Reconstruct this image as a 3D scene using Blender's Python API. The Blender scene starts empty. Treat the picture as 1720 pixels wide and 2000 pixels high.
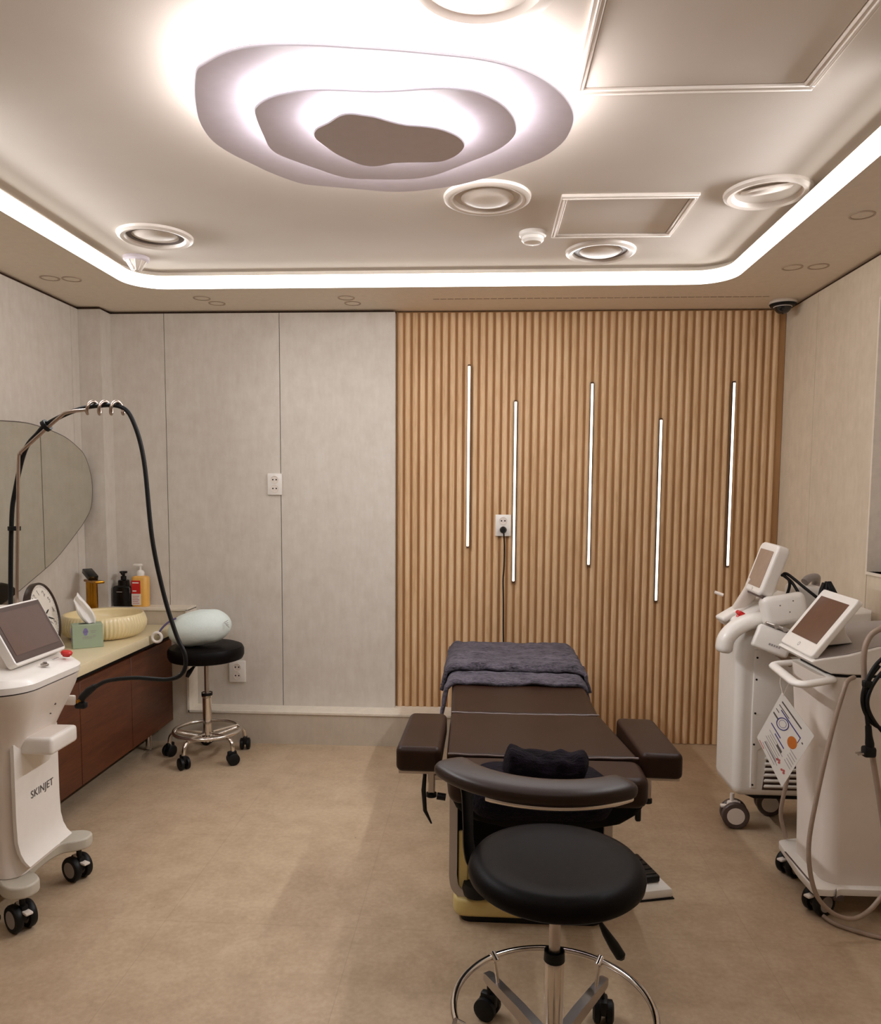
import bpy, bmesh, math, random
from math import sin, cos, pi, radians
from mathutils import Vector, Matrix, noise

random.seed(7)
SC = bpy.context.scene
COL = SC.collection

# ------------------------------------------------------------------ camera
F, YAW, PITCH, ROLL, PX, PY, CAM_H = 1490.0, .0550, .0819, .00604, 860.0, 1086.5, 1.40
cam = bpy.data.cameras.new('camera')
cam.sensor_fit = 'HORIZONTAL'
cam.sensor_width = 36.0
cam.lens = F / 1720 * 36
cam.shift_x = (860 - PX) / 1720
cam.shift_y = (PY - 1000) / 1720
cam.clip_start = .02
camo = bpy.data.objects.new('camera', cam)
COL.objects.link(camo)
fw = Vector((-sin(YAW) * cos(PITCH), cos(YAW) * cos(PITCH), -sin(PITCH)))
rt = Vector((cos(YAW), sin(YAW), 0))
up = rt.cross(fw)
r2 = cos(ROLL) * rt + sin(ROLL) * up
u2 = -sin(ROLL) * rt + cos(ROLL) * up
m3 = Matrix((r2, u2, -fw)).transposed()
camo.matrix_world = Matrix.Translation((0, 0, CAM_H)) @ m3.to_4x4()
SC.camera = camo

# ------------------------------------------------------------------ exposure, world, light strengths
SC.view_settings.view_transform = 'Standard'
SC.view_settings.look = 'None'
SC.view_settings.gamma = 1
SC.view_settings.use_curve_mapping = False
SC.view_settings.exposure = 0.0
try:
    SC.cycles.use_denoising = True
    SC.cycles.max_bounces = 10
    SC.cycles.diffuse_bounces = 6
    SC.cycles.sample_clamp_indirect = 6
except Exception:
    pass
W = bpy.data.worlds.new('world')
SC.world = W
W.use_nodes = True
W.node_tree.nodes['Background'].inputs[0].default_value = (1, .8, .6, 1)
W.node_tree.nodes['Background'].inputs[1].default_value = .02
E_RING_OUT, E_RING_MID, E_RING_IN = 23.0, 34.0, 30.0   # led strips of the layered lamp
E_COVE = 4.0                                           # led band of the cove
E_STRIP = 4.5                                           # wall light strips
C_COOL = (1.0, .96, .93)
C_WARM = (1.0, .86, .70)
P_COVE = 13.2                                          # watts per metre-run group of the cove band
def band_light(loc, length, aim, power):
    """light of one straight run of the cove band: a long narrow led with a 110 degree beam"""
    l = bpy.data.lights.new('cove_band_light', 'AREA')
    l.shape = 'RECTANGLE'
    l.size, l.size_y = length, .045
    l.energy = power
    l.spread = radians(114)
    l.color = (.97, .97, 1.0)
    o = bpy.data.objects.new('cove_band_light', l)
    COL.objects.link(o)
    z = -Vector(aim).normalized()
    x = Vector((aim[1], -aim[0], 0)).normalized()
    y = z.cross(x)
    m = Matrix((x, y, z)).transposed().to_4x4()
    m.translation = loc
    o.matrix_world = m


band_light((-1.70, 2.85, 2.427), 1.6, (.84, 0, -.54), P_COVE * 1.0)
band_light((1.12, 2.85, 2.427), 1.6, (-.84, 0, -.54), P_COVE * 1.1)
band_light((-.29, 3.755, 2.427), 2.5, (0, -.75, -.66), P_COVE * .5)
band_light((-.29, .835, 2.427), 2.5, (0, .96, -.27), P_COVE * .5)


# ------------------------------------------------------------------ materials
def lin(c):
    return tuple((v / 255 / 12.92) if v <= 10 else ((v / 255 + .055) / 1.055) ** 2.4 for v in c) + (1,)


class NT:
    def __init__(s, name):
        s.m = bpy.data.materials.new(name)
        s.m.use_nodes = True
        s.t = s.m.node_tree
        s.b = s.t.nodes['Principled BSDF']

    def n(s, ty, **k):
        nd = s.t.nodes.new(ty)
        for a, v in k.items():
            setattr(nd, a, v)
        return nd

    def l(s, a, b):
        s.t.links.new(a, b)

    def math(s, op, a, b=None, c=None):
        nd = s.n('ShaderNodeMath', operation=op)
        for i, v in enumerate((a, b, c)):
            if v is None:
                continue
            if isinstance(v, (int, float)):
                nd.inputs[i].default_value = v
            else:
                s.l(v, nd.inputs[i])
        return nd.outputs[0]

    def pos(s, scale=(1, 1, 1)):
        g = s.n('ShaderNodeNewGeometry')
        mp = s.n('ShaderNodeMapping')
        mp.inputs['Scale'].default_value = scale
        s.l(g.outputs['Position'], mp.inputs[0])
        return mp.outputs[0]

    def obj(s, scale=(1, 1, 1)):
        g = s.n('ShaderNodeTexCoord')
        mp = s.n('ShaderNodeMapping')
        mp.inputs['Scale'].default_value = scale
        s.l(g.outputs['Object'], mp.inputs[0])
        return mp.outputs[0]

    def noise(s, vec, scale, detail=4, rough=.55):
        nd = s.n('ShaderNodeTexNoise')
        nd.inputs['Scale'].default_value = scale
        nd.inputs['Detail'].default_value = detail
        nd.inputs['Roughness'].default_value = rough
        s.l(vec, nd.inputs['Vector'])
        return nd.outputs['Fac']

    def ramp(s, fac, stops):
        nd = s.n('ShaderNodeValToRGB')
        e = nd.color_ramp.elements
        while len(e) < len(stops):
            e.new(.5)
        for i, (p, c) in enumerate(stops):
            e[i].position = p
            e[i].color = c
        s.l(fac, nd.inputs[0])
        return nd.outputs[0]

    def mix(s, fac, a, b, blend='MIX'):
        nd = s.n('ShaderNodeMix', data_type='RGBA', blend_type=blend)
        for sock, v in ((nd.inputs[0], fac), (nd.inputs[6], a), (nd.inputs[7], b)):
            if hasattr(v, 'links'):
                s.l(v, sock)
            else:
                sock.default_value = v
        return nd.outputs[2]

    def bump(s, h, strength=.2, dist=.005):
        nd = s.n('ShaderNodeBump')
        nd.inputs['Strength'].default_value = strength
        nd.inputs['Distance'].default_value = dist
        s.l(h, nd.inputs['Height'])
        s.l(nd.outputs[0], s.b.inputs['Normal'])

    def col(s, c):
        if hasattr(c, 'links'):
            s.l(c, s.b.inputs['Base Color'])
        else:
            s.b.inputs['Base Color'].default_value = c


def plain(name, rgb, rough=.5, metal=0, var=.06, scale=30, coat=0, spec=.5, bump=0):
    t = NT(name)
    c = lin(rgb)
    f = t.noise(t.obj(), scale)
    d = tuple(v * (1 - var) for v in c[:3]) + (1,)
    b = tuple(min(1, v * (1 + var)) for v in c[:3]) + (1,)
    t.col(t.ramp(f, [(.3, d), (.7, b)]))
    t.b.inputs['Roughness'].default_value = rough
    t.b.inputs['Metallic'].default_value = metal
    t.b.inputs['Specular IOR Level'].default_value = spec
    if coat:
        t.b.inputs['Coat Weight'].default_value = coat
        t.b.inputs['Coat Roughness'].default_value = .08
    if bump:
        t.bump(f, bump, .002)
    return t.m


def emit(name, col, strength):
    t = NT(name)
    t.col((.8, .8, .8, 1))
    t.b.inputs['Emission Color'].default_value = tuple(col) + (1,)
    t.b.inputs['Emission Strength'].default_value = strength
    return t.m


def wall_mat(name, rgb, dark, scale=14):
    t = NT(name)
    f1 = t.noise(t.pos((1, 1, 1)), scale, 6, .65)
    f2 = t.noise(t.pos((40, 40, 9)), 1.0, 3, .6)
    f = t.math('ADD', t.math('MULTIPLY', f1, .6), t.math('MULTIPLY', f2, .4))
    t.col(t.ramp(f, [(.30, lin(dark)), (.62, lin(rgb))]))
    t.b.inputs['Roughness'].default_value = .62
    t.b.inputs['Specular IOR Level'].default_value = .35
    t.bump(f2, .05, .001)
    return t.m


M = {}
M['wall'] = wall_mat('beige_wall_board', (211, 204, 194), (199, 190, 178))
M['wall_warm'] = wall_mat('warm_cast_wall_board', (213, 200, 180), (200, 186, 164))  # warm cast on the right wall put into its board colour
M['wall_edge'] = plain('pale_trim_edge', (222, 212, 196), .5)
M['reveal'] = plain('dark_reveal', (70, 48, 34), .8)  # dark brown puts the shadow of the wall reveals into the colour
M['ring_paint'] = plain('downlight_ring', (186, 168, 148), .5)
M['plinth'] = wall_mat('plinth_board', (196, 184, 166), (184, 171, 152))


def ceiling_mat():
    t = NT('ceiling_paper')
    f1 = t.noise(t.pos(), 260, 3, .6)
    f2 = t.noise(t.pos(), 2.2, 3, .5)
    t.col(t.ramp(f2, [(.3, lin((226, 217, 207))), (.7, lin((233, 225, 216)))]))
    t.b.inputs['Roughness'].default_value = .7
    t.b.inputs['Specular IOR Level'].default_value = .25
    t.bump(f1, .12, .002)
    return t.m


M['ceil'] = ceiling_mat()
M['soffit'] = plain('soffit_paint', (236, 226, 212), .6, spec=.3, var=.03)


def floor_mat():
    t = NT('vinyl_floor_tile')
    f1 = t.noise(t.pos(), 7, 8, .68)
    f2 = t.noise(t.pos(), 60, 5, .6)
    f3 = t.noise(t.pos(), 1.3, 2, .5)
    f = t.math('ADD', t.math('MULTIPLY', f1, .62), t.math('MULTIPLY', f2, .38))
    c = t.ramp(f, [(.34, lin((164, 144, 118))), (.5, lin((180, 159, 133))), (.66, lin((195, 175, 149)))])
    c = t.mix(t.math('MULTIPLY', f3, .3), c, lin((174, 142, 110)))
    g = t.n('ShaderNodeNewGeometry')
    sp = t.n('ShaderNodeSeparateXYZ')
    t.l(g.outputs['Position'], sp.inputs[0])
    lines = None
    for ax, off in (('X', .396), ('Y', -2.34)):
        v = t.math('ADD', sp.outputs[ax], off + 30 * .63)
        v = t.math('FRACT', t.math('DIVIDE', v, .63))
        v = t.math('LESS_THAN', t.math('ABSOLUTE', t.math('SUBTRACT', v, .002)), .0022)
        lines = v if lines is None else t.math('MAXIMUM', lines, v)
    c = t.mix(t.math('MULTIPLY', lines, .22), c, lin((124, 100, 76)))
    sp2 = t.n('ShaderNodeTexVoronoi')
    sp2.inputs['Scale'].default_value = 3.1
    t.l(t.pos(), sp2.inputs['Vector'])
    dots = t.math('LESS_THAN', sp2.outputs['Distance'], .012)
    c = t.mix(t.math('MULTIPLY', dots, .7), c, lin((84, 62, 46)))
    t.col(c)
    t.b.inputs['Roughness'].default_value = .48
    t.b.inputs['Specular IOR Level'].default_value = .3
    t.bump(f2, .05, .001)
    return t.m


M['floor'] = floor_mat()


def wood_mat(name, cols, sc, axis_scale, rough=.45, spec=.4):
    t = NT(name)
    v = t.pos(axis_scale)
    f1 = t.noise(v, sc, 6, .62)
    f2 = t.noise(v, sc * 6, 3, .6)
    f = t.math('ADD', t.math('MULTIPLY', f1, .65), t.math('MULTIPLY', f2, .35))
    t.col(t.ramp(f, [(.3, lin(cols[0])), (.5, lin(cols[1])), (.72, lin(cols[2]))]))
    t.b.inputs['Roughness'].default_value = rough
    t.b.inputs['Specular IOR Level'].default_value = spec
    t.bump(f2, .08, .001)
    return t.m


M['oak'] = wood_mat('oak_slat', [(186, 148, 106), (213, 179, 139), (232, 204, 168)], 4, (7, 7, .5), .5, .3)
M['oak_shade'] = wood_mat('oak_groove_shade', [(158, 118, 78), (172, 132, 90), (184, 144, 102)], 4, (7, 7, .5), .6, .2)  # slat oak darkened, groove shadow put into the colour
M['walnut'] = wood_mat('walnut_veneer', [(60, 27, 12), (86, 44, 22), (108, 60, 32)], 3, (9, .7, 9), .4)
M['walnut_side'] = plain('walnut_edge', (60, 32, 18), .5)
M['counter'] = plain('cream_quartz', (222, 208, 172), .3, var=.03, scale=80)
M['basin'] = plain('cream_ceramic', (232, 214, 168), .28, var=.02, coat=.3)
M['white'] = plain('white_plastic', (232, 227, 220), .35, var=.015, coat=.15)
M['white2'] = plain('warm_white_plastic', (226, 216, 206), .38, var=.015)
M['greytop'] = plain('grey_plastic', (150, 140, 134), .42, var=.03)
M['baseplate'] = plain('grey_base_plastic', (190, 183, 168), .42, var=.02)
M['black'] = plain('black_rubber', (9, 8, 9), .5, spec=.3, var=.1)
M['blackgloss'] = plain('black_gloss', (12, 11, 12), .2)
M['chrome'] = plain('chrome', (226, 220, 214), .13, 1, var=.02)
M['steel'] = plain('brushed_steel', (190, 182, 176), .32, 1, var=.04)
M['silver'] = plain('silver_paint', (188, 178, 170), .4, .3, var=.03)
M['copper'] = plain('rose_metal', (178, 160, 148), .28, 1, var=.04)
M['gold'] = plain('brushed_gold', (176, 124, 40), .25, 1, var=.05)


def leather(name, rgb, rough=.42, spec=.32):
    t = NT(name)
    v = t.n('ShaderNodeTexVoronoi')
    v.inputs['Scale'].default_value = 420
    t.l(t.obj(), v.inputs['Vector'])
    f = t.noise(t.obj(), 9, 3)
    c = lin(rgb)
    t.col(t.ramp(f, [(.3, tuple(x * .85 for x in c[:3]) + (1,)), (.7, tuple(x * 1.12 for x in c[:3]) + (1,))]))
    t.b.inputs['Roughness'].default_value = rough
    t.b.inputs['Specular IOR Level'].default_value = spec
    t.bump(v.outputs['Distance'], .12, .0008)
    return t.m


M['leather'] = leather('brown_black_leather', (42, 26, 18), .40)
M['leather_bed'] = leather('dark_brown_leather', (42, 24, 15), .42, .2)
M['leather_black'] = leather('black_leather', (13, 9, 9), .46, .10)
M['piping'] = plain('glossy_piping', (96, 80, 76), .22, spec=.8)
M['cream_metal'] = plain('cream_enamel', (206, 186, 122), .4, var=.03)
M['bellows'] = plain('black_fabric', (7, 6, 7), .85, spec=.15)
M['red'] = plain('red_plastic', (196, 30, 28), .3)
M['screen'] = plain('dark_screen', (98, 80, 74), .16, var=.03, spec=.6)
M['screen2'] = plain('brown_screen', (96, 68, 56), .14, var=.05, spec=.6)
M['screen3'] = plain('pale_screen', (150, 126, 108), .18, var=.06, spec=.6)
M['bezel'] = plain('grey_bezel', (80, 66, 62), .35)
M['paper'] = plain('white_paper', (226, 220, 212), .6, var=.02)
M['ink'] = plain('dark_ink', (88, 80, 76), .6)
M['ink_blue'] = plain('blue_ink', (66, 62, 128), .6)
M['ink_red'] = plain('red_ink', (190, 92, 88), .6)
M['ink_orange'] = plain('orange_ink', (196, 110, 36), .6)
M['ink_grey'] = plain('grey_ink', (150, 142, 140), .6)
M['sage'] = plain('sage_card', (156, 172, 146), .6, var=.03)
M['lilac'] = plain('lilac_print', (132, 124, 172), .6)
M['tissue'] = plain('tissue_paper', (240, 236, 232), .8, var=.02)
M['amber'] = plain('amber_plastic', (226, 172, 84), .35, var=.03)
M['plush'] = plain('pale_plush', (216, 226, 222), .9, var=.03, scale=120, bump=.3)
M['purple'] = plain('purple_cord', (96, 86, 128), .7)
M['clockface'] = plain('clock_dial', (236, 230, 220), .4, var=.01)
M['frame_dark'] = plain('dark_rim', (52, 38, 32), .35)
M['mirror'] = plain('mirror_glass', (222, 222, 212), .02, 1, var=.0)
M['greycable'] = plain('taupe_cable', (156, 136, 120), .45)
M['coverglass'] = plain('camera_dome', (14, 14, 20), .06, spec=.8)
M['lampdisc'] = plain('lamp_disc_lilac', (232, 225, 236), .55, var=.02)
M['pane'] = plain('frosted_pane', (206, 196, 190), .4, var=.03)
M['cove'] = emit('cove_led', (1.0, .97, .93), E_COVE)
M['ring_out'] = emit('ring_led_outer', C_COOL, E_RING_OUT)
M['ring_mid'] = emit('ring_led_middle', C_COOL, E_RING_MID)
M['ring_in'] = emit('ring_led_inner', C_COOL, E_RING_IN)
M['strip'] = emit('strip_led', C_WARM, E_STRIP)


def fur_mat(name, d, b, sheen):
    t = NT(name)
    f1 = t.noise(t.pos((.55, 1.5, 1)), 17, 6, .7)
    f2 = t.noise(t.pos((.5, 1.2, 1)), 120, 4, .7)
    f = t.math('ADD', t.math('MULTIPLY', f1, .55), t.math('MULTIPLY', f2, .45))
    t.col(t.ramp(f, [(.38, lin(d)), (.60, lin(b))]))
    t.b.inputs['Roughness'].default_value = .85
    t.b.inputs['Sheen Weight'].default_value = sheen
    t.b.inputs['Specular IOR Level'].default_value = .08
    t.b.inputs['Sheen Roughness'].default_value = .4
    t.b.inputs['Sheen Tint'].default_value = (.75, .7, .8, 1)
    t.bump(f, 1.0, .03)
    return t.m


M['fur'] = fur_mat('charcoal_plush', (28, 25, 29), (112, 105, 115), .25)
M['towel'] = fur_mat('black_terry', (8, 5, 9), (24, 16, 26), .05)


# ------------------------------------------------------------------ mesh helpers
def new():
    return bmesh.new()


def merge(dst, src, mat=None, mi=None):
    me = bpy.data.meshes.new('tmp')
    if mi is not None:
        for f in src.faces:
            f.material_index = mi
    if mat is not None:
        bmesh.ops.transform(src, matrix=mat, verts=src.verts)
    src.to_mesh(me)
    dst.from_mesh(me)
    bpy.data.meshes.remove(me)
    src.free()
    return dst


def box(bm, a, b, r=0, seg=2, mat=None, mi=None):
    s = bmesh.new()
    bmesh.ops.create_cube(s, size=1)
    c = [(a[i] + b[i]) / 2 for i in range(3)]
    d = [max(abs(b[i] - a[i]), 1e-5) for i in range(3)]
    for v in s.verts:
        v.co = Vector((c[0] + v.co.x * d[0], c[1] + v.co.y * d[1], c[2] + v.co.z * d[2]))
    if r:
        bmesh.ops.bevel(s, geom=list(s.edges), offset=min(r, min(d) * .49), segments=seg, profile=.5, affect='EDGES')
    return merge(bm, s, mat, mi)


def prism(bm, pts, z0, z1, r=0, seg=2, mat=None, mi=None, edges='all'):
    """polygon in local XY extruded along local Z, optional bevel, then placed by mat"""
    s = bmesh.new()
    n = len(pts)
    lo = [s.verts.new((p[0], p[1], z0)) for p in pts]
    hi = [s.verts.new((p[0], p[1], z1)) for p in pts]
    caps = [s.faces.new(lo[::-1]), s.faces.new(hi)]
    for i in range(n):
        s.faces.new((lo[i], lo[(i + 1) % n], hi[(i + 1) % n], hi[i]))
    bmesh.ops.recalc_face_normals(s, faces=s.faces)
    if r:
        if edges == 'all':
            g = list(s.edges)
        else:
            g = list({e for f in caps for e in f.edges})
        bmesh.ops.bevel(s, geom=g, offset=r, segments=seg, profile=.5, affect='EDGES', clamp_overlap=True)
    return merge(bm, s, mat, mi)


def loft(bm, rings, cap=True, closed=True, mi=None, mat=None):
    s = bmesh.new()
    vs = [[s.verts.new(p) for p in r] for r in rings]
    n = len(rings[0])
    for a, b in zip(vs, vs[1:]):
        for i in range(n if closed else n - 1):
            j = (i + 1) % n
            s.faces.new((a[i], a[j], b[j], b[i]))
    if cap:
        s.faces.new(vs[0][::-1])
        s.faces.new(vs[-1])
    bmesh.ops.recalc_face_normals(s, faces=s.faces)
    return merge(bm, s, mat, mi)


def lathe(bm, prof, c=(0, 0, 0), n=40, mat=None, mi=None, squash=(1, 1)):
    s = bmesh.new()
    rows = []
    for r, z in prof:
        if r < 1e-6:
            rows.append([s.verts.new((c[0], c[1], c[2] + z))])
        else:
            rows.append([s.verts.new((c[0] + r * cos(2 * pi * k / n) * squash[0], c[1] + r * sin(2 * pi * k / n) * squash[1], c[2] + z)) for k in range(n)])
    for a, b in zip(rows, rows[1:]):
        for k in range(n):
            j = (k + 1) % n
            if len(a) == 1 and len(b) == 1:
                continue
            if len(a) == 1:
                s.faces.new((a[0], b[k], b[j]))
            elif len(b) == 1:
                s.faces.new((a[k], a[j], b[0]))
            else:
                s.faces.new((a[k], a[j], b[j], b[k]))
    bmesh.ops.recalc_face_normals(s, faces=s.faces)
    return merge(bm, s, mat, mi)


def spline(pts, k=8, closed=False):
    P = [Vector(p) for p in pts]
    n = len(P)
    out = []
    for i in range(n if closed else n - 1):
        p0 = P[(i - 1) % n] if (closed or i > 0) else P[0] * 2 - P[1]
        p1, p2 = P[i], P[(i + 1) % n]
        p3 = P[(i + 2) % n] if (closed or i + 2 < n) else P[-1] * 2 - P[-2]
        for j in range(k):
            t = j / k
            out.append(.5 * ((2 * p1) + (p2 - p0) * t + (2 * p0 - 5 * p1 + 4 * p2 - p3) * t * t + (3 * p1 - p0 - 3 * p2 + p3) * t ** 3))
    if not closed:
        out.append(P[-1])
    return out


def tube(bm, pts, r, n=10, closed=False, mi=None, flat=None, mat=None):
    """round tube along points; r a number or list; flat=(w,h) gives an elliptical section"""
    P = [Vector(p) for p in pts]
    m = len(P)
    rings = []
    T0 = None
    N = None
    for i in range(m):
        if closed:
            T = (P[(i + 1) % m] - P[i - 1]).normalized()
        else:
            T = (P[min(i + 1, m - 1)] - P[max(i - 1, 0)]).normalized()
        if N is None:
            a = Vector((0, 0, 1)) if abs(T.z) < .9 else Vector((1, 0, 0))
            N = (a - T * a.dot(T)).normalized()
        else:
            N = (N - T * N.dot(T)).normalized()
        B = T.cross(N)
        rr = r[i] if isinstance(r, (list, tuple)) else r
        wn, wb = (rr, rr) if flat is None else (rr * flat[0], rr * flat[1])
        rings.append([P[i] + N * (wn * cos(2 * pi * k / n)) + B * (wb * sin(2 * pi * k / n)) for k in range(n)])
    if closed:
        rings.append(rings[0])
        loft(bm, rings, cap=False, mi=mi, mat=mat)
    else:
        loft(bm, rings, cap=True, mi=mi, mat=mat)
    return bm


def rod(bm, a, b, r, n=12, mi=None):
    return tube(bm, [a, b], r, n, mi=mi)


def rrect(x0, x1, y0, y1, r, z=0, k=6):
    out = []
    for cx, cy, a in ((x1 - r, y1 - r, 0), (x0 + r, y1 - r, 90), (x0 + r, y0 + r, 180), (x1 - r, y0 + r, 270)):
        for j in range(k + 1):
            t = radians(a + 90 * j / k)
            out.append((cx + r * cos(t), cy + r * sin(t), z))
    return out


def torus(bm, c, R, r, n=64, m=10, mi=None):
    return tube(bm, [(c[0] + R * cos(2 * pi * k / n), c[1] + R * sin(2 * pi * k / n), c[2]) for k in range(n)], r, m, closed=True, mi=mi)


def frame3(origin, ex, ey):
    ex = Vector(ex).normalized()
    ey = Vector(ey)
    ez = ex.cross(ey).normalized()
    ey = ez.cross(ex).normalized()
    m = Matrix((ex, ey, ez)).transposed().to_4x4()
    m.translation = Vector(origin)
    return m


ROOT_LOC = {}


def root_of(o):
    while o.parent is not None:
        o = o.parent
    return o


def obj(name, bm, mats, parent=None, label=None, smooth=True, angle=38):
    """link a bmesh made in world coordinates; as a child its verts move into the thing's frame"""
    me = bpy.data.meshes.new(name)
    if parent is not None:
        r = root_of(parent)
        bmesh.ops.translate(bm, verts=bm.verts, vec=-r.location)
    bm.to_mesh(me)
    bm.free()
    if not isinstance(mats, (list, tuple)):
        mats = [mats]
    for m in mats:
        me.materials.append(M[m] if isinstance(m, str) else m)
    if smooth:
        for p in me.polygons:
            p.use_smooth = True
        try:
            me.set_sharp_from_angle(angle=radians(angle))
        except Exception:
            pass
    o = bpy.data.objects.new(name, me)
    COL.objects.link(o)
    if smooth and angle in (50, 60):
        wn = o.modifiers.new('normals', 'WEIGHTED_NORMAL')
        wn.keep_sharp = True
    if parent is not None:
        o.parent = parent
    if label:
        o['label'] = label
    return o


def own_origin(o, loc):
    """move a single-mesh thing's origin to loc"""
    o.data.transform(Matrix.Translation(-Vector(loc)))
    o.location = loc
    return o


def tag(o, label, cat, group=None):
    o['label'] = label
    o['category'] = cat
    if group:
        o['group'] = group
    return o


def thing(name, label, cat, loc=(0, 0, 0), group=None):
    o = bpy.data.objects.new(name, None)
    COL.objects.link(o)
    o.location = loc
    o.empty_display_size = .05
    return tag(o, label, cat, group)


def dup(src, loc, label, parent=None):
    c = src.copy()
    COL.objects.link(c)
    if parent is None:
        c.location = loc
        c['label'] = label
    else:
        c.parent = parent
    for ch in list(src.children):
        dup(ch, None, None, c)
    return c


def struct(name, bm, mats, smooth=False):
    o = obj(name, bm, mats, smooth=smooth)
    o['kind'] = 'structure'
    return o


def text_bm(body, size, mat, depth=.0006, spacing=1.0):
    cu = bpy.data.curves.new('lettering', 'FONT')
    cu.body = body
    cu.size = size
    cu.extrude = depth
    cu.align_x = 'CENTER'
    cu.align_y = 'CENTER'
    cu.space_character = spacing
    o = bpy.data.objects.new('lettering', cu)
    COL.objects.link(o)
    bpy.context.view_layer.update()
    dg = bpy.context.evaluated_depsgraph_get()
    me = bpy.data.meshes.new_from_object(o.evaluated_get(dg))
    bm = bmesh.new()
    bm.from_mesh(me)
    bpy.data.objects.remove(o)
    bpy.data.meshes.remove(me)
    bmesh.ops.transform(bm, matrix=mat, verts=bm.verts)
    return bm


# ================================================================== the room
XL, XR, YB, YF = -2.207, 1.615, 4.28, -1.3
ZS, ZC = 2.40, 2.48            # soffit, recessed ceiling
GAP = .014                     # dark reveal between wall boards and soffit
# floor
b = new()
box(b, (XL - .3, YF - .2, -.1), (XR + .3, YB + .3, 0))
struct('floor', b, 'floor')

# left wall: board with a vertical joint, dark reveal above it, and the jog at its far end
b = new()
yb = [YF, -.2, 1.0, 2.25, 4.045, 4.12]
for y0, y1 in zip(yb, yb[1:]):
    box(b, (XL - .03, y0 + .0015, 0), (XL, y1 - .0015, ZS - GAP), mi=0)
box(b, (XL - .25, YF, 0), (XL - .012, 4.6, ZS + .2), mi=1)
box(b, (XL - .1, 4.12, 0), (-2.083, 4.4, ZS - GAP), mi=0)
box(b, (XL - .1, 4.13, ZS - GAP - .001), (-2.095, 4.4, ZS + .05), mi=1)
struct('wall_left', b, ['wall', 'reveal'])

# right wall: boards around a recessed window
b = new()
wy0, wy1, wz0, wz1 = 2.35, 3.285, 1.085, 2.20


def wbox(y0, y1, z0, z1):
    box(b, (XR, y0 + .0012, z0), (XR + .03, y1 - .0012, z1), mi=0)


top = ZS - GAP
wbox(3.89, YB, 0, top)
wbox(3.29, 3.89, 0, top)
wbox(wy0, wy1 + .003, 0, wz0)
wbox(wy0, wy1 + .003, wz1, top)
wbox(1.1, wy0, 0, top)
wbox(-.1, 1.1, 0, top)
wbox(YF, -.1, 0, top)
box(b, (XR + .012, YF, 0), (XR + .25, wy0, ZS + .2), mi=1)
box(b, (XR + .012, wy1, 0), (XR + .25, YB + .1, ZS + .2), mi=1)
box(b, (XR + .012, wy0, 0), (XR + .25, wy1, wz0), mi=1)
box(b, (XR + .012, wy0, wz1), (XR + .25, wy1, ZS + .2), mi=1)
struct('wall_right', b, ['wall_warm', 'reveal'])

b = new()
for (p, q) in (((XR - .006, wy0 - .01, wz0 - .012), (XR + .2, wy1 + .006, wz0)), ((XR - .006, wy0 - .01, wz1), (XR + .2, wy1 + .006, wz1 + .012)),
               ((XR - .006, wy1 - .006, wz0), (XR + .2, wy1 + .006, wz1)), ((XR - .006, wy0 - .01, wz0), (XR + .2, wy0 + .002, wz1))):
    box(b, p, q, mi=0)
box(b, (XR + .13, wy0, wz0), (XR + .15, wy1, wz1), mi=1)
struct('window_1', b, ['wall_edge', 'pane'])

# back wall: white boards at the left, structure behind
b = new()
for x0, x1 in ((-2.12, -1.779), (-1.779, -1.1305), (-1.1305, -.487)):
    box(b, (x0 + .002, 4.235, .17), (x1 - .002, 4.30, top), mi=0)
box(b, (-2.3, 4.262, 0), (-.5, 4.5, ZS + .1), mi=1)
box(b, (-.497, 4.29, 0), (XR + .1, 4.5, ZS + .1), mi=1)
struct('wall_back', b, ['wall', 'reveal'])

# fluted oak panelling
b = new()
pitch = .0414
x = -.485
n = int((XR + .485) / pitch)
box(b, (-.487, 4.282, 0), (XR, 4.30, ZS - .004), mi=1)
prof = [(-.0145, .016), (-.0138, .004), (-.0115, -.0008), (-.007, -.0035), (0, -.0045), (.007, -.0035), (.0115, -.0008), (.0138, .004), (.0145, .016)]
for k in range(n + 1):
    cx = x + pitch * (k + .5)
    if cx + .0145 > XR + .004:
        break
    s = bmesh.new()
    lo = [s.verts.new((cx + p, 4.272 + q, .003)) for p, q in prof]
    hi = [s.verts.new((cx + p, 4.272 + q, ZS - .012)) for p, q in prof]
    for i in range(len(prof) - 1):
        s.faces.new((lo[i], lo[i + 1], hi[i + 1], hi[i]))
    s.faces.new(lo[::-1])
    s.faces.new(hi)
    bmesh.ops.recalc_face_normals(s, faces=s.faces)
    merge(b, s, mi=0)
o = struct('trim_1', b, ['oak', 'oak_shade'], smooth=True)

# plinth along the white boards, raised to counter height behind the vanity
b = new()
box(b, (-1.64, 4.113, 0), (.42, 4.28, .170), mi=0)
box(b, (-1.64, 4.106, .170), (.42, 4.28, .184), .002, mi=1)
box(b, (XL, 4.113, 0), (-1.64, 4.24, .742), mi=0)
box(b, (XL, 4.106, .742), (-1.628, 4.24, .757), .002, mi=1)
box(b, (-1.642, 4.106, .17), (-1.628, 4.24, .75), .002, mi=1)
struct('baseboard_back', b, ['plinth', 'wall_edge'])

# front wall behind the camera
b = new()
box(b, (XL - .2, YF - .15, 0), (XR + .2, YF, ZS + .2))
struct('wall_front', b, 'wall')

# ceiling: recessed field and the soffit around it
CX0, CX1, CY0, CY1, CR = -1.735, 1.157, .80, 3.79, .17
hole = rrect(CX0, CX1, CY0, CY1, CR, 0, 10)


def loop(o_, z):
    return [(CX + (p[0] - CX) * o_[0], CY + (p[1] - CY) * o_[1], z) for p in hole]


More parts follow.
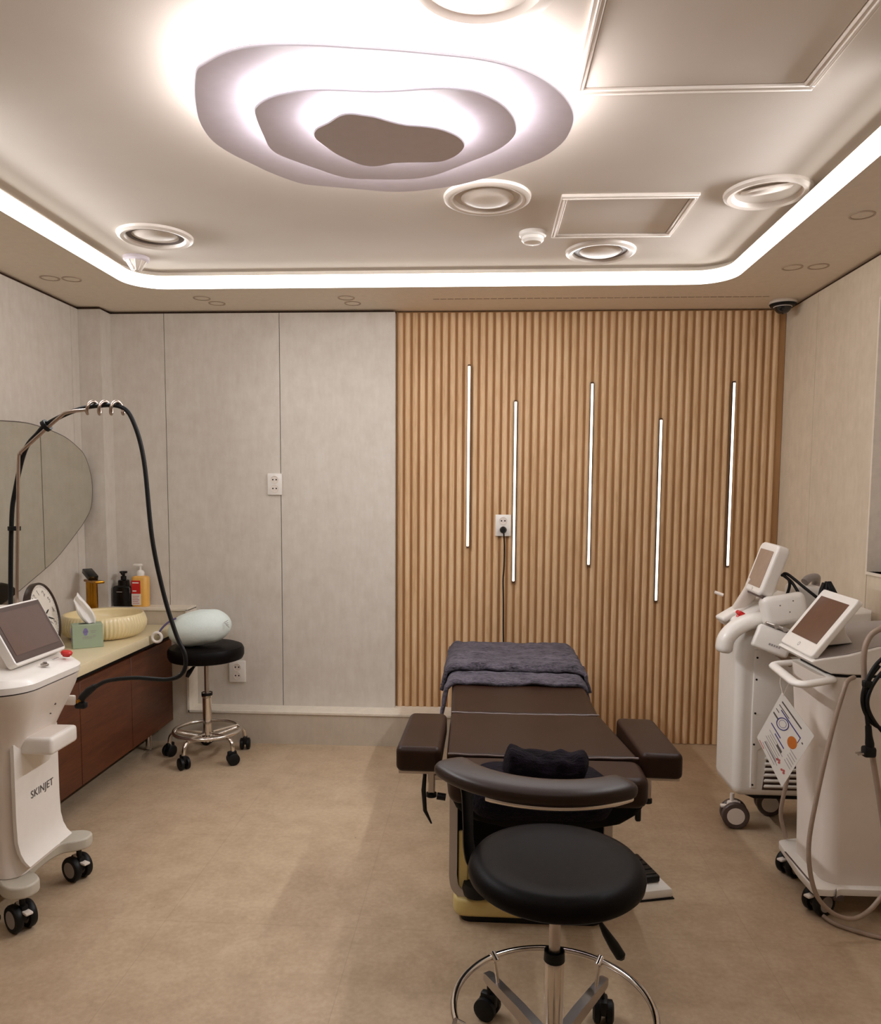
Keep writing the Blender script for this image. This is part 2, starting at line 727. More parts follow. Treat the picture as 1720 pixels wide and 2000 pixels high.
CX, CY = (CX0 + CX1) / 2, (CY0 + CY1) / 2
b = new()
box(b, (CX0 - .3, CY0 - .3, ZC), (CX1 + .3, CY1 + .3, ZC + .1), mi=0)
struct('ceiling', b, ['ceil'])
b = new()
box(b, (XL - .2, YF - .2, ZS), (CX0, YB + .2, ZS + .2))
box(b, (CX1, YF - .2, ZS), (XR + .2, YB + .2, ZS + .2))
box(b, (CX0, CY1, ZS), (CX1, YB + .2, ZS + .2))
box(b, (CX0, YF - .2, ZS), (CX1, CY0, ZS + .2))
for (cx_, cy_), k in (((CX1, CY1), 0), ((CX0, CY1), 11), ((CX0, CY0), 22), ((CX1, CY0), 33)):
    prism(b, [(cx_, cy_)] + [(p[0], p[1]) for p in hole[k:k + 11]][::-1], ZS, ZS + .2)
struct('trim_2', b, ['soffit'])
# led band along the recess edge
b = new()
inn = [(p[0] + (CX - p[0]) * .0, p[1], 0) for p in hole]
cen = Vector((CX, CY, 0))
band_in = rrect(CX0 + .034, CX1 - .034, CY0 + .034, CY1 - .034, CR - .034, 0, 10)
loft(b, [[(p[0], p[1], ZS + .0005) for p in hole], [(p[0], p[1], ZS + .054) for p in band_in]], cap=False)
cove = tag(obj('cove_light', b, 'cove', smooth=True), 'long white light band around the recessed ceiling edge', 'cove light')
b = new()
band_mid = rrect(CX0 + .031, CX1 - .031, CY0 + .031, CY1 - .031, CR - .031, 0, 10)
loft(b, [[(p[0], p[1], ZS + .004) for p in hole], [(p[0], p[1], ZS + .058) for p in band_mid], [(p[0], p[1], ZS + .0545) for p in band_in]], cap=False)
obj('housing', b, 'soffit', cove)

# ================================================================== layered ceiling lamp
# plan outlines of the three layers, in metres
OUT = [(-0.710, 1.904), (-0.684, 1.848), (-0.655, 1.823), (-0.605, 1.789), (-0.555, 1.768), (-0.504, 1.759), (-0.443, 1.759), (-0.373, 1.765), (-0.296, 1.777), (-0.208, 1.791), (-0.119, 1.810), (-0.040, 1.828), (0.021, 1.850), (0.078, 1.882), (0.132, 1.928), (0.183, 1.992), (0.215, 2.059), (0.229, 2.116), (0.230, 2.175), (0.220, 2.246), (0.192, 2.312), (0.157, 2.364), (0.104, 2.412), (0.049, 2.461), (-0.035, 2.514), (-0.105, 2.552), (-0.193, 2.579), (-0.274, 2.593), (-0.353, 2.584), (-0.437, 2.560), (-0.521, 2.539), (-0.587, 2.517), (-0.629, 2.478), (-0.673, 2.421), (-0.717, 2.347), (-0.753, 2.282), (-0.775, 2.209), (-0.776, 2.141), (-0.766, 2.074), (-0.746, 2.004), (-0.729, 1.953)]
MID = [(-0.580, 1.961), (-0.568, 1.935), (-0.541, 1.907), (-0.502, 1.884), (-0.446, 1.868), (-0.394, 1.864), (-0.344, 1.868), (-0.294, 1.875), (-0.250, 1.878), (-0.205, 1.876), (-0.154, 1.871), (-0.103, 1.870), (-0.066, 1.876), (-0.028, 1.889), (0.010, 1.919), (0.043, 1.961), (0.067, 2.016), (0.077, 2.073), (0.073, 2.117), (0.049, 2.171), (0.006, 2.224), (-0.047, 2.269), (-0.095, 2.312), (-0.153, 2.357), (-0.211, 2.380), (-0.276, 2.383), (-0.357, 2.378), (-0.405, 2.372), (-0.449, 2.345), (-0.502, 2.292), (-0.552, 2.239), (-0.587, 2.194), (-0.598, 2.152), (-0.594, 2.089), (-0.589, 2.023)]
INN = [(-0.437, 1.988), (-0.422, 1.960), (-0.389, 1.934), (-0.357, 1.902), (-0.329, 1.891), (-0.298, 1.900), (-0.267, 1.912), (-0.237, 1.933), (-0.200, 1.953), (-0.161, 1.961), (-0.122, 1.975), (-0.090, 1.999), (-0.067, 2.029), (-0.057, 2.063), (-0.062, 2.094), (-0.081, 2.128), (-0.111, 2.157), (-0.141, 2.167), (-0.177, 2.166), (-0.222, 2.166), (-0.259, 2.169), (-0.290, 2.182), (-0.321, 2.186), (-0.349, 2.172), (-0.380, 2.137), (-0.408, 2.095), (-0.427, 2.047), (-0.438, 2.017)]


def outline(pts):
    return [(p.x, p.y) for p in spline([(x, y, 0) for x, y in pts], 3, closed=True)]


def inset(pts, d):
    """move a closed outline inwards by d"""
    n_ = len(pts)
    out_ = []
    ar = sum(pts[i][0] * pts[(i + 1) % n_][1] - pts[(i + 1) % n_][0] * pts[i][1] for i in range(n_))
    sg = 1 if ar > 0 else -1
    for i in range(n_):
        a_, c_ = Vector(pts[i - 2]), Vector(pts[(i + 2) % n_])
        t_ = (c_ - a_).normalized()
        nn = Vector((-t_.y, t_.x)) * sg
        out_.append((pts[i][0] + nn.x * d, pts[i][1] + nn.y * d))
    return out_


lamp = thing('ceiling_lamp', 'large layered pebble-shaped ceiling lamp with glowing edges', 'ceiling lamp', (-.25, 2.16, ZC))


def layer(pts, zb, zt, zup, ins, ledmat, name, lab):
    ol = outline(pts)
    bb = new()
    prism(bb, ol, zb, zt, .002, 1, edges='caps')
    o_ = obj(name, bb, 'lampdisc', lamp, lab)
    bb = new()
    il = inset(ol, ins)
    loft(bb, [[(x_, y_, zt + .002) for x_, y_ in il], [(x_, y_, zup) for x_, y_ in il]], cap=False)
    obj('led_strip', bb, ledmat, o_)
    return o_


layer(OUT, 2.390, 2.398, 2.432, .045, 'ring_out', 'disc', 'largest outer layer of the lamp')
layer(MID, 2.346, 2.353, 2.384, .035, 'ring_mid', 'disc', 'middle layer of the lamp')
layer(INN, 2.304, 2.310, 2.340, .03, 'ring_in', 'disc', 'smallest darkest layer of the lamp')
b = new()
for z0, z1, rr, yc in ((2.310, 2.347, .04, 2.06), (2.353, 2.392, .07, 2.12), (2.398, 2.4795, .12, 2.22)):
    lathe(b, [(0, z0), (rr, z0), (rr, z1), (0, z1)], (-.245, yc, 0), 32)
obj('stem', b, 'lampdisc', lamp)

# ================================================================== ceiling fittings
def vent(loc, R, label, depth=0.0, tilt=0.0, rot=0.0, gap=False):
    t = thing('ceiling_vent', label, 'air vent', loc, 'round air vents in the ceiling')
    bb = new()
    x0, y0, z0 = loc
    lathe(bb, [(R, 0), (R * .985, -.010), (R * .9, -.017), (R * .80, -.014), (R * .74, 0), (R * .70, .03), (R * .68, .07), (R * .72, .07), (R * .78, .0)], loc, 48)
    obj('flange', bb, 'white2', t)
    bb = new()
    m = Matrix.Translation((x0, y0, z0 - .004 + depth)) @ Matrix.Rotation(rot, 4, 'Z') @ Matrix.Rotation(tilt, 4, 'X')
    lathe(bb, [(0, -.016), (R * .3, -.015), (R * .5, -.010), (R * .60, -.002), (R * .60, .006), (R * .4, .012), (0, .012)], (0, 0, 0), 48, mat=m)
    obj('disc', bb, 'white2', t)
    if gap:
        bb = new()
        lathe(bb, [(R * .615, -.003), (R * .735, -.003), (R * .735, .004), (R * .615, .004), (R * .615, -.003)], loc, 48)
        obj('gap_shade_ring', bb, 'bezel', t, 'dark ring drawing the shaded gap')  # solid dark ring fills the open gap in place of its shade
    bb = new()
    lathe(bb, [(0, .068), (R * .69, .068), (R * .69, .074), (0, .074)], loc, 32)
    obj('duct', bb, 'reveal', t)
    return t


vent((-.017, 1.688, ZC), .180, 'round white ceiling vent nearest the viewer, between lamp and large hatch', .01)
vent((.004, 2.885, ZC), .160, 'round white ceiling vent touching the far edge of the layered lamp', .0)
vent((-1.395, 3.255, ZC), .155, 'round white ceiling vent with dark gap above the vanity side', .008, .10, .4, True)
vent((.510, 3.525, ZC), .155, 'round white ceiling vent with black ring beside small hatch, near oak wall', .002, 0, 0, True)
vent((1.000, 2.875, ZC), .150, 'round white ceiling vent with tilted disc beside right light band', .012, .32, -.5)


def hatch(x0, x1, y0, y1, w, label, dz=.012):
    t = thing('ceiling_hatch', label, 'access hatch', ((x0 + x1) / 2, (y0 + y1) / 2, ZC))
    bb = new()
    for (a0, a1, c0, c1) in ((x0, x1, y0, y0 + w), (x0, x1, y1 - w, y1), (x0, x0 + w, y0 + w - .002, y1 - w + .002), (x1 - w, x1, y0 + w - .002, y1 - w + .002)):
        box(bb, (a0, c0, ZC - dz), (a1, c1, ZC + .002), .003, 1)
        dx, dy = (w * .38, 0) if (a1 - a0) < (c1 - c0) else (0, w * .38)
        box(bb, (a0 + (dx or .004), c0 + (dy or .004), ZC - dz - .005), (a1 - (dx or .004), c1 - (dy or .004), ZC - dz + .001), .002, 1)
    obj('frame', bb, 'white2', t)
    bb = new()
    box(bb, (x0 + w + .004, y0 + w + .004, ZC - .004), (x1 - w - .004, y1 - w - .004, ZC + .002))
    obj('panel', bb, 'ceil', t)
    return t


hatch(.226, .858, 1.535, 2.17, .030, 'large square ceiling access hatch right of the layered lamp')
hatch(.272, .765, 2.87, 3.31, .024, 'small ceiling access hatch between two round vents')

t = thing('smoke_detector', 'small white two-step round detector beside the small hatch', 'detector', (.194, 3.275, ZC))
b = new()
lathe(b, [(0, 0), (.056, 0), (.056, -.014), (.050, -.020), (0, -.020)], (.194, 3.275, ZC), 36)
obj('base', b, 'white', t)
b = new()
lathe(b, [(.046, -.018), (.046, -.032), (.036, -.042), (0, -.046)], (.194, 3.275, ZC), 36)
obj('head', b, 'white', t)
t = thing('smoke_detector', 'pinkish white cone-shaped detector with slots in the far left recess corner', 'detector', (-1.61, 3.54, ZC))
b = new()
lathe(b, [(0, 0), (.058, 0), (.058, -.014), (.050, -.020), (0, -.020)], (-1.61, 3.54, ZC), 36)
obj('base', b, 'lampdisc', t)
b = new()
lathe(b, [(.046, -.018), (.036, -.034), (.020, -.052), (.012, -.062), (0, -.064)], (-1.61, 3.54, ZC), 36)
for k in range(10):
    a = 2 * pi * k / 10
    rod(b, (-1.61 + .047 * cos(a), 3.54 + .047 * sin(a), ZC - .018), (-1.61 + .018 * cos(a), 3.54 + .018 * sin(a), ZC - .06), .003, 6)
obj('sensor_cage', b, 'white2', t)

# unlit twin downlights in the soffit
proto = None
for x_, y_, lab in ((-2.045, 3.576, 'unlit flush downlight ring over the vanity, the one closer to the left wall'),
                    (-1.950, 3.596, 'unlit flush downlight ring over the vanity, the one closer to the light band'),
                    (-1.462, 3.965, 'unlit flush downlight ring above the narrow white board, closer to light band'),
                    (-1.420, 4.072, 'unlit flush downlight ring above the narrow white board, closer to back wall'),
                    (-.712, 3.980, 'unlit flush downlight ring above the wide white board, closer to light band'),
                    (-.698, 4.094, 'unlit flush downlight ring above the wide white board, closer to back wall'),
                    (1.345, 3.522, 'unlit flush downlight ring near the dome camera, closer to right light band'),
                    (1.452, 3.511, 'unlit flush downlight ring near the dome camera, closer to right wall'),
                    (1.339, 2.890, 'single unlit flush downlight ring above the pale window')):
    if proto is None:
        proto = thing('downlight', lab, 'downlight', (x_, y_, ZS), 'flush downlights in the lowered ceiling edge')
        b = new()
        lathe(b, [(.044, .001), (.044, -.003), (.040, -.004), (.037, -.003), (.036, .001)], (x_, y_, ZS), 32)
        obj('ring', b, 'ring_paint', proto)
        b = new()
        lathe(b, [(.0355, .002), (.0355, -.001), (0, -.001)], (x_, y_, ZS), 32)
        obj('lens', b, 'soffit', proto)
    else:
        dup(proto, (x_, y_, ZS), lab)

# slot diffuser
b = new()
for k in range(46):
    x0 = -.27 + 1.70 * k / 46
    box(b, (x0 + .003, 4.017, ZS - .0015), (x0 + .034, 4.025, ZS + .001))
tag(obj('slot_diffuser', b, 'greycable'), 'long thin dashed air slot in ceiling edge above oak wall', 'air slot')

# dome camera
t = thing('dome_camera', 'black glass security dome camera on white base in far right corner', 'security camera', (1.530, 4.11, ZS))
b = new()
lathe(b, [(0, 0), (.066, 0), (.068, -.010), (.062, -.020), (.058, -.022)], (1.530, 4.11, ZS), 40)
obj('base', b, 'white2', t)
b = new()
lathe(b, [(.066, -.018), (.060, -.028), (.042, -.031)], (1.530, 4.11, ZS), 40)
obj('shroud', b, 'black', t)
b = new()
lathe(b, [(.042 * cos(a), -.030 - .038 * sin(a)) for a in [pi / 2 * k / 10 for k in range(11)]], (1.530, 4.11, ZS), 40)
obj('dome', b, 'coverglass', t)
b = new()
torus(b, (1.530, 4.11, ZS - .031), .043, .0025, 40, 6)
obj('dome_ring', b, 'white2', t)

# ================================================================== lights and sockets on the back wall
base = None
for x_, z0, z1, lab in ((-.083, 1.107, 2.099, 'vertical light strip on oak wall, leftmost and highest of five'),
                        (.174, .915, 1.905, 'vertical light strip on oak wall just right of the plugged socket'),
                        (.588, 1.011, 2.003, 'vertical light strip on oak wall, middle one of the five'),
                        (.963, .816, 1.808, 'vertical light strip on oak wall reaching lowest of the five'),
                        (1.346, 1.014, 2.007, 'vertical light strip on oak wall closest to the right wall')):
    zc = (z0 + z1) / 2
    if base is None:
        base = thing('light_strip', lab, 'wall light', (x_, 4.262, zc), 'light strips on the oak wall')
        b = new()
        box(b, (x_ - .007, 4.256, zc - .504), (x_ + .007, 4.275, zc + .504))
        obj('housing', b, 'reveal', base)
        b = new()
        box(b, (x_ - .006, 4.2535, zc - .495), (x_ + .006, 4.259, zc + .495), .002)
        obj('diffuser', b, 'strip', base)
    else:
        dup(base, (x_, 4.262, zc), lab)


def socket(x0, x1, z0, z1, y, label):
    t = thing('wall_socket', label, 'socket', ((x0 + x1) / 2, y, (z0 + z1) / 2), 'double wall sockets')
    cx, cz = (x0 + x1) / 2, (z0 + z1) / 2
    bb = new()
    box(bb, (x0, y - .012, z0), (x1, y, z1), .004, 2)
    obj('plate', bb, 'white', t)
    for s in (1, -1):
        zc_ = cz + s * .0245
        bb = new()
        m = Matrix.Translation((cx, y - .0122, zc_)) @ Matrix.Rotation(pi / 2, 4, 'X')
        lathe(bb, [(.0225, -.0002), (.0225, .0018), (.0195, .0018), (.0185, -.0002)], (0, 0, 0), 28, mat=m)
        o_ = obj('outlet', bb, 'white2', t)
        bb = new()
        lathe(bb, [(.0185, 0), (.0185, .0006), (0, .0006)], (0, 0, 0), 28, mat=m, mi=0)
        obj('recess', bb, 'white2', o_)  # slightly darker white stands in for the shadow inside the outlet
        bb = new()
        for q in (-1, 1):
            lathe(bb, [(.0042, .0004), (.0042, .0012), (0, .0012)], (q * .0095, .001, 0), 10, mat=m)
        obj('hole', bb, 'black', o_)
    return t


socket(-1.204, -1.122, 1.387, 1.507, 4.235, 'white double socket high on the white board wall')
socket(-1.440, -1.345, .317, .442, 4.235, 'white double socket low behind the far black stool')
socket(.070, .157, 1.166, 1.286, 4.268, 'white double socket on oak wall with a black plug in it')

t = thing('mains_cable', 'black plug with cord hanging from oak wall socket down behind the bed', 'power cord', (.115, 4.25, 1.2))
b = new()
m = Matrix.Translation((.114, 4.254, 1.2015)) @ Matrix.Rotation(pi / 2, 4, 'X')
lathe(b, [(0, -.001), (.018, -.001), (.019, .010), (.014, .022), (.010, .026), (0, .026)], (0, 0, 0), 24, mat=m)
obj('plug', b, 'black', t)
b = new()
tube(b, spline([(.114, 4.235, 1.198), (.118, 4.232, 1.17), (.122, 4.248, 1.10), (.121, 4.250, .99), (.117, 4.250, .92), (.120, 4.248, .80), (.122, 4.245, .62), (.13, 4.24, .42), (.15, 4.22, .25), (.2, 4.10, .19), (.2, 4.06, .012), (.22, 3.5, .006)], 8), .0042, 8)
obj('cord', b, 'black', t)

# ================================================================== vanity
CT = .665
t = thing('vanity_cabinet', 'dark walnut vanity cabinet under the cream worktop at left', 'cabinet', (-1.95, 3.4, 0))
Y0, Y1 = 2.68, 4.108
b = new()
box(b, (XL + .001, Y0, .13), (-1.742, Y1, .588))
obj('body', b, 'walnut_side', t)
ys = [2.685, 3.13, 3.61, 4.105]
for y0, y1 in zip(ys, ys[1:]):
    b = new()
    box(b, (-1.7415, y0 + .002, .128), (-1.722, y1 - .002, .586), .001, 1)
    obj('door', b, 'walnut', t)
for y in (2.8, 3.96):
    b = new()
    rod(b, (-1.80, y, 0), (-1.80, y, .132), .017, 16)
    lathe(b, [(0, 0), (.022, 0), (.022, .006), (.017, .008)], (-1.80, y, 0), 20)
    obj('foot', b, 'chrome', t)
b = new()
box(b, (XL + .002, Y0 + .1, .0), (-1.93, Y1 - .45, .131))
obj('recessed_base', b, 'walnut_side', t)
b = new()
box(b, (XL, Y0 - .01, .618), (-1.695, 4.1055, CT), .004, 2)
o = tag(obj('worktop', b, 'counter'), 'cream stone worktop along the left wall', 'worktop')
b = new()
box(b, (XL + .001, Y0 + .002, .5885), (-1.735, Y1 - .004, .6175))
obj('shadow_strip', b, 'black', o)  # solid black strip draws the shadow line under the worktop

# basin
BX, BY = -1.925, 3.755
t = thing('washbasin', 'cream ribbed oval countertop basin', 'washbasin', (BX, BY, CT))
b = new()
N = 140
rows = []
prof = [(.135, 0), (.160, .004), (.187, .022), (.202, .050), (.204, .075), (.197, .102), (.192, .114), (.188, .119), (.182, .116), (.180, .105), (.176, .07), (.15, .035), (.10, .022), (.0, .018)]
for i, (r, z) in enumerate(prof[:-1]):
    rib = .0022 if 1 <= i <= 4 else (.0010 if i == 5 else 0)
    rows.append([(BX + (r + rib * sin(70 * 2 * pi * k / N)) * cos(2 * pi * k / N), BY + (r + rib * sin(70 * 2 * pi * k / N)) * sin(2 * pi * k / N), CT + z) for k in range(N)])
# ribs need finer sampling
N2 = 420
rows = []
for i, (r, z) in enumerate(prof[:-1]):
    rib = .0026 if 1 <= i <= 4 else (.0012 if i == 5 else 0)
    rows.append([(BX + (r + rib * sin(64 * 2 * pi * k / N2)) * cos(2 * pi * k / N2), BY + (r + rib * sin(64 * 2 * pi * k / N2)) * sin(2 * pi * k / N2), CT + z + .0004) for k in range(N2)])
loft(b, rows, cap=True)
obj('bowl', b, 'basin', t, angle=80)
b = new()
lathe(b, [(0, .026), (.022, .026), (.022, .020), (0, .020)], (BX, BY, CT), 24)
obj('drain', b, 'gold', t)

# faucet
fx, fy = -2.105, 3.985
t = thing('faucet', 'tall gold basin tap with flat spout and black lever', 'tap', (fx, fy, CT))
b = new()
lathe(b, [(0, .0004), (.036, .0004), (.036, .008), (.030, .012), (.029, .26), (.0, .26)], (fx, fy, CT), 32)
obj('body', b, 'gold', t)
b = new()
m = frame3((fx + .03, fy - .035, CT + .258), (.70, -.62, 0), (.62, .70, 0))
box(b, (-.075, -.026, -.008), (.085, .026, .006), .005, 2, mat=m)
obj('spout', b, 'gold', t)
b = new()
m = frame3((fx, fy - .004, CT + .283), (.70, -.62, -.38), (.62, .70, 0))
box(b, (-.062, -.026, -.012), (.035, .026, .014), .004, 2, mat=m)
obj('lever', b, 'blackgloss', t)

# bottles on the ledge
LZ = .7575
bx, by = -2.018, 4.172
t = thing('soap_dispenser', 'black square pump soap bottle on the ledge behind the basin', 'bottle', (bx, by, LZ))
b = new()
loft(b, [rrect(bx - .052, bx + .052, by - .03, by + .03, .010, LZ + .0003), rrect(bx - .053, bx + .053, by - .03, by + .03, .010, LZ + .105), rrect(bx - .046, bx + .046, by - .027, by + .027, .010, LZ + .114), rrect(bx - .027, bx + .027, by - .024, by + .024, .010, LZ + .117), rrect(bx - .026, bx + .026, by - .023, by + .023, .010, LZ + .145), rrect(bx - .02, bx + .02, by - .018, by + .018, .008, LZ + .149)])
obj('body', b, 'blackgloss', t)
b = new()
lathe(b, [(0, .148), (.015, .148), (.015, .168), (.008, .170), (.008, .182), (.020, .186), (.021, .196), (0, .198)], (bx, by, LZ), 24)
rod(b, (bx, by, LZ + .190), (bx + .012, by - .045, LZ + .186), .006, 10)
obj('pump', b, 'black', t)
b = new()
box(b, (bx - .028, by - .0322, LZ + .080), (bx + .004, by - .0305, LZ + .084))
obj('print', b, 'ink_grey', t)
bx, by = -1.920, 4.172
t = thing('lotion_bottle', 'amber yellow lotion bottle with red label and white pump', 'bottle', (bx, by, LZ))
b = new()
loft(b, [rrect(bx - .045, bx + .045, by - .03, by + .03, .022, LZ + .0003), rrect(bx - .046, bx + .046, by - .031, by + .031, .022, LZ + .16), rrect(bx - .042, bx + .042, by - .028, by + .028, .02, LZ + .168), rrect(bx - .022, bx + .022, by - .02, by + .02, .018, LZ + .173)])
obj('body', b, 'amber', t)
b = new()
lathe(b, [(0, .168), (.021, .168), (.022, .19), (.017, .20), (.006, .206), (.006, .228), (0, .228)], (bx, by, LZ), 24)
box(b, (bx - .038, by - .012, LZ + .225), (bx + .012, by + .010, LZ + .239), .005, 2)
obj('pump', b, 'white', t)
b = new()
box(b, (bx - .040, by - .0325, LZ + .073), (bx + .012, by - .030, LZ + .148), .0006, 1)
o = obj('label', b, 'red', t, 'red upper label')
b = new()
for k, (w_, z_) in enumerate(((.036, .132), (.022, .086))):
    box(b, (bx - .033, by - .0330, LZ + z_), (bx - .033 + w_, by - .0322, LZ + z_ + .006))
obj('print', b, 'tissue', o)
b = new()
box(b, (bx - .040, by - .0325, LZ + .010), (bx + .012, by - .030, LZ + .073), .0006, 1)
o = obj('label', b, 'paper', t, 'pale lower label')
b = new()
for k in range(5):
    box(b, (bx - .034, by - .0330, LZ + .018 + k * .010), (bx + .004 - .006 * (k % 2), by - .0322, LZ + .021 + k * .010))
obj('print', b, 'ink_red', o)

# tissue box
ex, ey = Vector((.84, .543, 0)), Vector((-.543, .84, 0))
org = Vector((-1.874, 3.490, CT))
m = frame3(org, ex, ey)
t = thing('tissue_box', 'sage green tissue box with lilac print in front of the basin', 'tissue box', org)
b = new()
box(b, (-.066, -.049, .0004), (.066, .037, .110), .0015, 1, mat=m)
obj('carton', b, 'sage', t)
b = new()
lathe(b, [(0, .1101), (.036, .1101), (.036, .1107), (0, .1107)], (0, 0, 0), 28, mat=m, squash=(1, .45))
obj('slot', b, 'black', t)
b = new()
# lilac drop-shaped emblem and text bars on the front, panels on the side
for (u, z, ru, rz) in ((-.010, .085, .009, .011), (-.010, .068, .008, .008), (-.017, .078, .005, .007), (-.003, .078, .005, .007)):
    mm = m @ Matrix.Translation((u, -.0492, z)) @ Matrix.Rotation(pi / 2, 4, 'X')
    lathe(b, [(1, -.0002), (1, .0006), (0, .0006)], (0, 0, 0), 20, mat=mm @ Matrix.Diagonal((ru, rz, 1, 1)))
for (z0, z1) in ((.06, .095), (.022, .052)):
    box(b, (-.0665, -.038, z0), (-.0658, .002, z1), mat=m)
    box(b, (-.0665, .012, z0 + .006), (-.0658, .030, z1 - .004), mat=m)
obj('print', b, 'lilac', t, 'lilac printed emblem')
b = new()
for (u, z, w_) in ((.010, .080, .026), (.014, .072, .018), (-.024, .052, .058), (-.024, .045, .040), (.022, .058, .010)):
    box(b, (u, -.0496, z), (u + w_, -.0488, z + .0022), mat=m)
obj('lettering', b, 'ink_grey', t)
b = new()
s = bmesh.new()
nu, nv = 10, 16
gv = []
for j in range(nv + 1):
    v = j / nv
    row = []
    w_ = .018 + .05 * sin(pi * min(1, v * 1.02) ** .8) * (1 - .35 * v)
    cx_ = .022 - .085 * v + .030 * v * v + .010 * sin(3 * v)
    for i in range(nu + 1):
        u = i / nu - .5
        fold = .010 * sin(u * 9 + v * 3) * (.4 + v)
        row.append(s.verts.new((cx_ + u * w_ * 1.1 - .012 * v, fold + .006 * v, .100 + .150 * v - .035 * v * v * (.25 - u))))
    gv.append(row)
for j in range(nv):
    for i in range(nu):
        s.faces.new((gv[j][i], gv[j][i + 1], gv[j + 1][i + 1], gv[j + 1][i]))
merge(b, s, mat=m)
o = obj('tissue', b, 'tissue', t, 'white tissue sticking up')
md = o.modifiers.new('thick', 'SOLIDIFY')
md.thickness = .0012

# clock leaning against the mirror
cc = Vector((-2.020, 3.385, CT + .160))
nrm = Vector((.95, .16, .19)).normalized()
rx_ = Vector((-.16, .95, 0)).normalized()
m = frame3(cc, rx_, nrm.cross(rx_))
# local x runs to the right of the dial seen from the front
t = thing('round_clock', 'round white-dial clock leaning on the mirror beside the basin', 'clock', (cc.x, cc.y, CT))
b = new()
lathe(b, [(.146, .004), (.148, .010), (.153, .012), (.157, .006), (.157, -.018), (.150, -.024), (0, -.024), (0, -.02), (.146, -.018)], (0, 0, 0), 72, mat=m)
obj('case', b, 'frame_dark', t)
b = new()
lathe(b, [(0, .003), (.147, .003), (.147, -.002), (0, -.002)], (0, 0, 0), 72, mat=m)
dial = obj('dial', b, 'clockface', t)
b = new()
for h in range(1, 13):
    a = radians(126 - 30 * h)
    merge(b, text_bm(str(h), .044, m @ Matrix.Translation((.110 * cos(a), .110 * sin(a), .0036)) @ Matrix.Rotation(radians(36), 4, 'Z'), .0004))
for k in range(60):
    a = 2 * pi * k / 60
    box(b, (.134, -.0006, .003), (.141, .0006, .0038), mat=m @ Matrix.Rotation(a, 4, 'Z'))
obj('numeral', b, 'ink_grey', dial)
for name_, ang, L_, w_ in (('hour_hand', 22, .062, .0035), ('minute_hand', -18, .098, .0025), ('second_hand', -36, .085, .001)):
    b = new()
    mm = m @ Matrix.Rotation(radians(ang), 4, 'Z')
    prism(b, [(-.02, -w_), (L_ * .8, -w_), (L_, 0), (L_ * .8, w_), (-.02, w_)], .0045, .006, mat=mm)
    obj(name_, b, 'black', t)
b = new()
lathe(b, [(0, .0045), (.006, .0045), (.006, .0075), (0, .0075)], (0, 0, 0), 20, mat=m)
obj('hub', b, 'black', t)

# mirror on the left wall
mp = [(3.313, 1.711), (3.545, 1.718), (3.808, 1.685), (3.952, 1.637), (4.028, 1.592), (4.078, 1.512), (4.098, 1.428), (4.078, 1.316), (4.004, 1.24), (3.922, 1.184), (3.722, 1.064), (3.497, .973), (3.258, .890), (3.0, .830), (2.72, .860), (2.50, .98), (2.40, 1.16), (2.42, 1.36), (2.56, 1.54), (2.82, 1.66), (3.08, 1.70)]
mo = [(p.x, p.y) for p in spline([(y, z, 0) for y, z in mp], 6, closed=True)]
t = thing('mirror', 'large frameless pebble-shaped mirror on the left wall above the vanity', 'mirror', (-2.15, 3.3, 1.3))
mx = Matrix(((0, 0, 1, 0), (1, 0, 0, 0), (0, 1, 0, 0), (0, 0, 0, 1)))
b = new()
prism(b, mo, -2.149, -2.144, mat=mx)
obj('glass', b, 'mirror', t)
b = new()
prism(b, inset(mo, .05), -2.206, -2.149, mat=mx)
obj('backing', b, 'greycable', t)
b = new()
tube(b, [(-2.1465, y, z) for y, z in mo], .0032, 6, closed=True)
obj('edge_trim', b, 'bezel', t)

# ================================================================== far stool with plush
def caster_small(bb, x_, y_, dirv, r=.028, w=.018):
    """twin wheel black caster with its fork, on the floor"""
    d = Vector((dirv[0], dirv[1], 0)).normalized()
    s_ = Vector((-d.y, d.x, 0))
    for q in (-1, 1):
        mm = frame3((x_ + s_.x * q * w * .75, y_ + s_.y * q * w * .75, r), d, (0, 0, 1))
        lathe(bb, [(0, -w / 2), (r * .7, -w / 2), (r, -w * .3), (r, w * .3), (r * .7, w / 2), (0, w / 2)], (0, 0, 0), 22, mat=mm)
    mm = frame3((x_, y_, r), d, (s_.x, s_.y, 0))
    box(bb, (-r * .9, -w * .5, 0), (r * .6, w * .5, r * 1.35), .006, 2, mat=mm)
    return bb


SX, SY = -1.445, 3.885
t = thing('rolling_stool', 'round black rolling stool in the far left corner with plush on it', 'stool', (SX, SY, 0), 'black rolling stools')
b = new()
lathe(b, [(0, .598), (.10, .602), (.165, .602), (.186, .594), (.194, .578), (.194, .548), (.186, .530), (.16, .522), (0, .520)], (SX, SY, 0), 56)
obj('seat', b, 'leather_black', t)
b = new()
lathe(b, [(.06, .520), (.06, .508), (.022, .500), (.0125, .495), (.0125, .33)], (SX, SY, 0), 24)
obj('piston', b, 'steel', t)
b = new()
lathe(b, [(0, .345), (.027, .345), (.028, .325), (.024, .32), (.023, .12), (.03, .115), (.03, .085), (0, .085)], (SX, SY, 0), 28)
o = obj('column', b, 'chrome', t)
b = new()
lathe(b, [(.0245, .347), (.0285, .347), (.0285, .332), (.0245, .332)], (SX, SY, 0), 28)
obj('collar', b, 'black', o)
b = new()
rod(b, (SX - .01, SY - .02, .515), (SX - .055, SY - .06, .49), .004, 8)
tube(b, [(SX - .045, SY - .05, .497), (SX - .065, SY - .07, .470), (SX - .074, SY - .08, .445)], [.006, .013, .009], 12)
obj('height_lever', b, 'black', t)
b = new()
torus(b, (SX, SY, .145), .172, .0095, 72, 10)
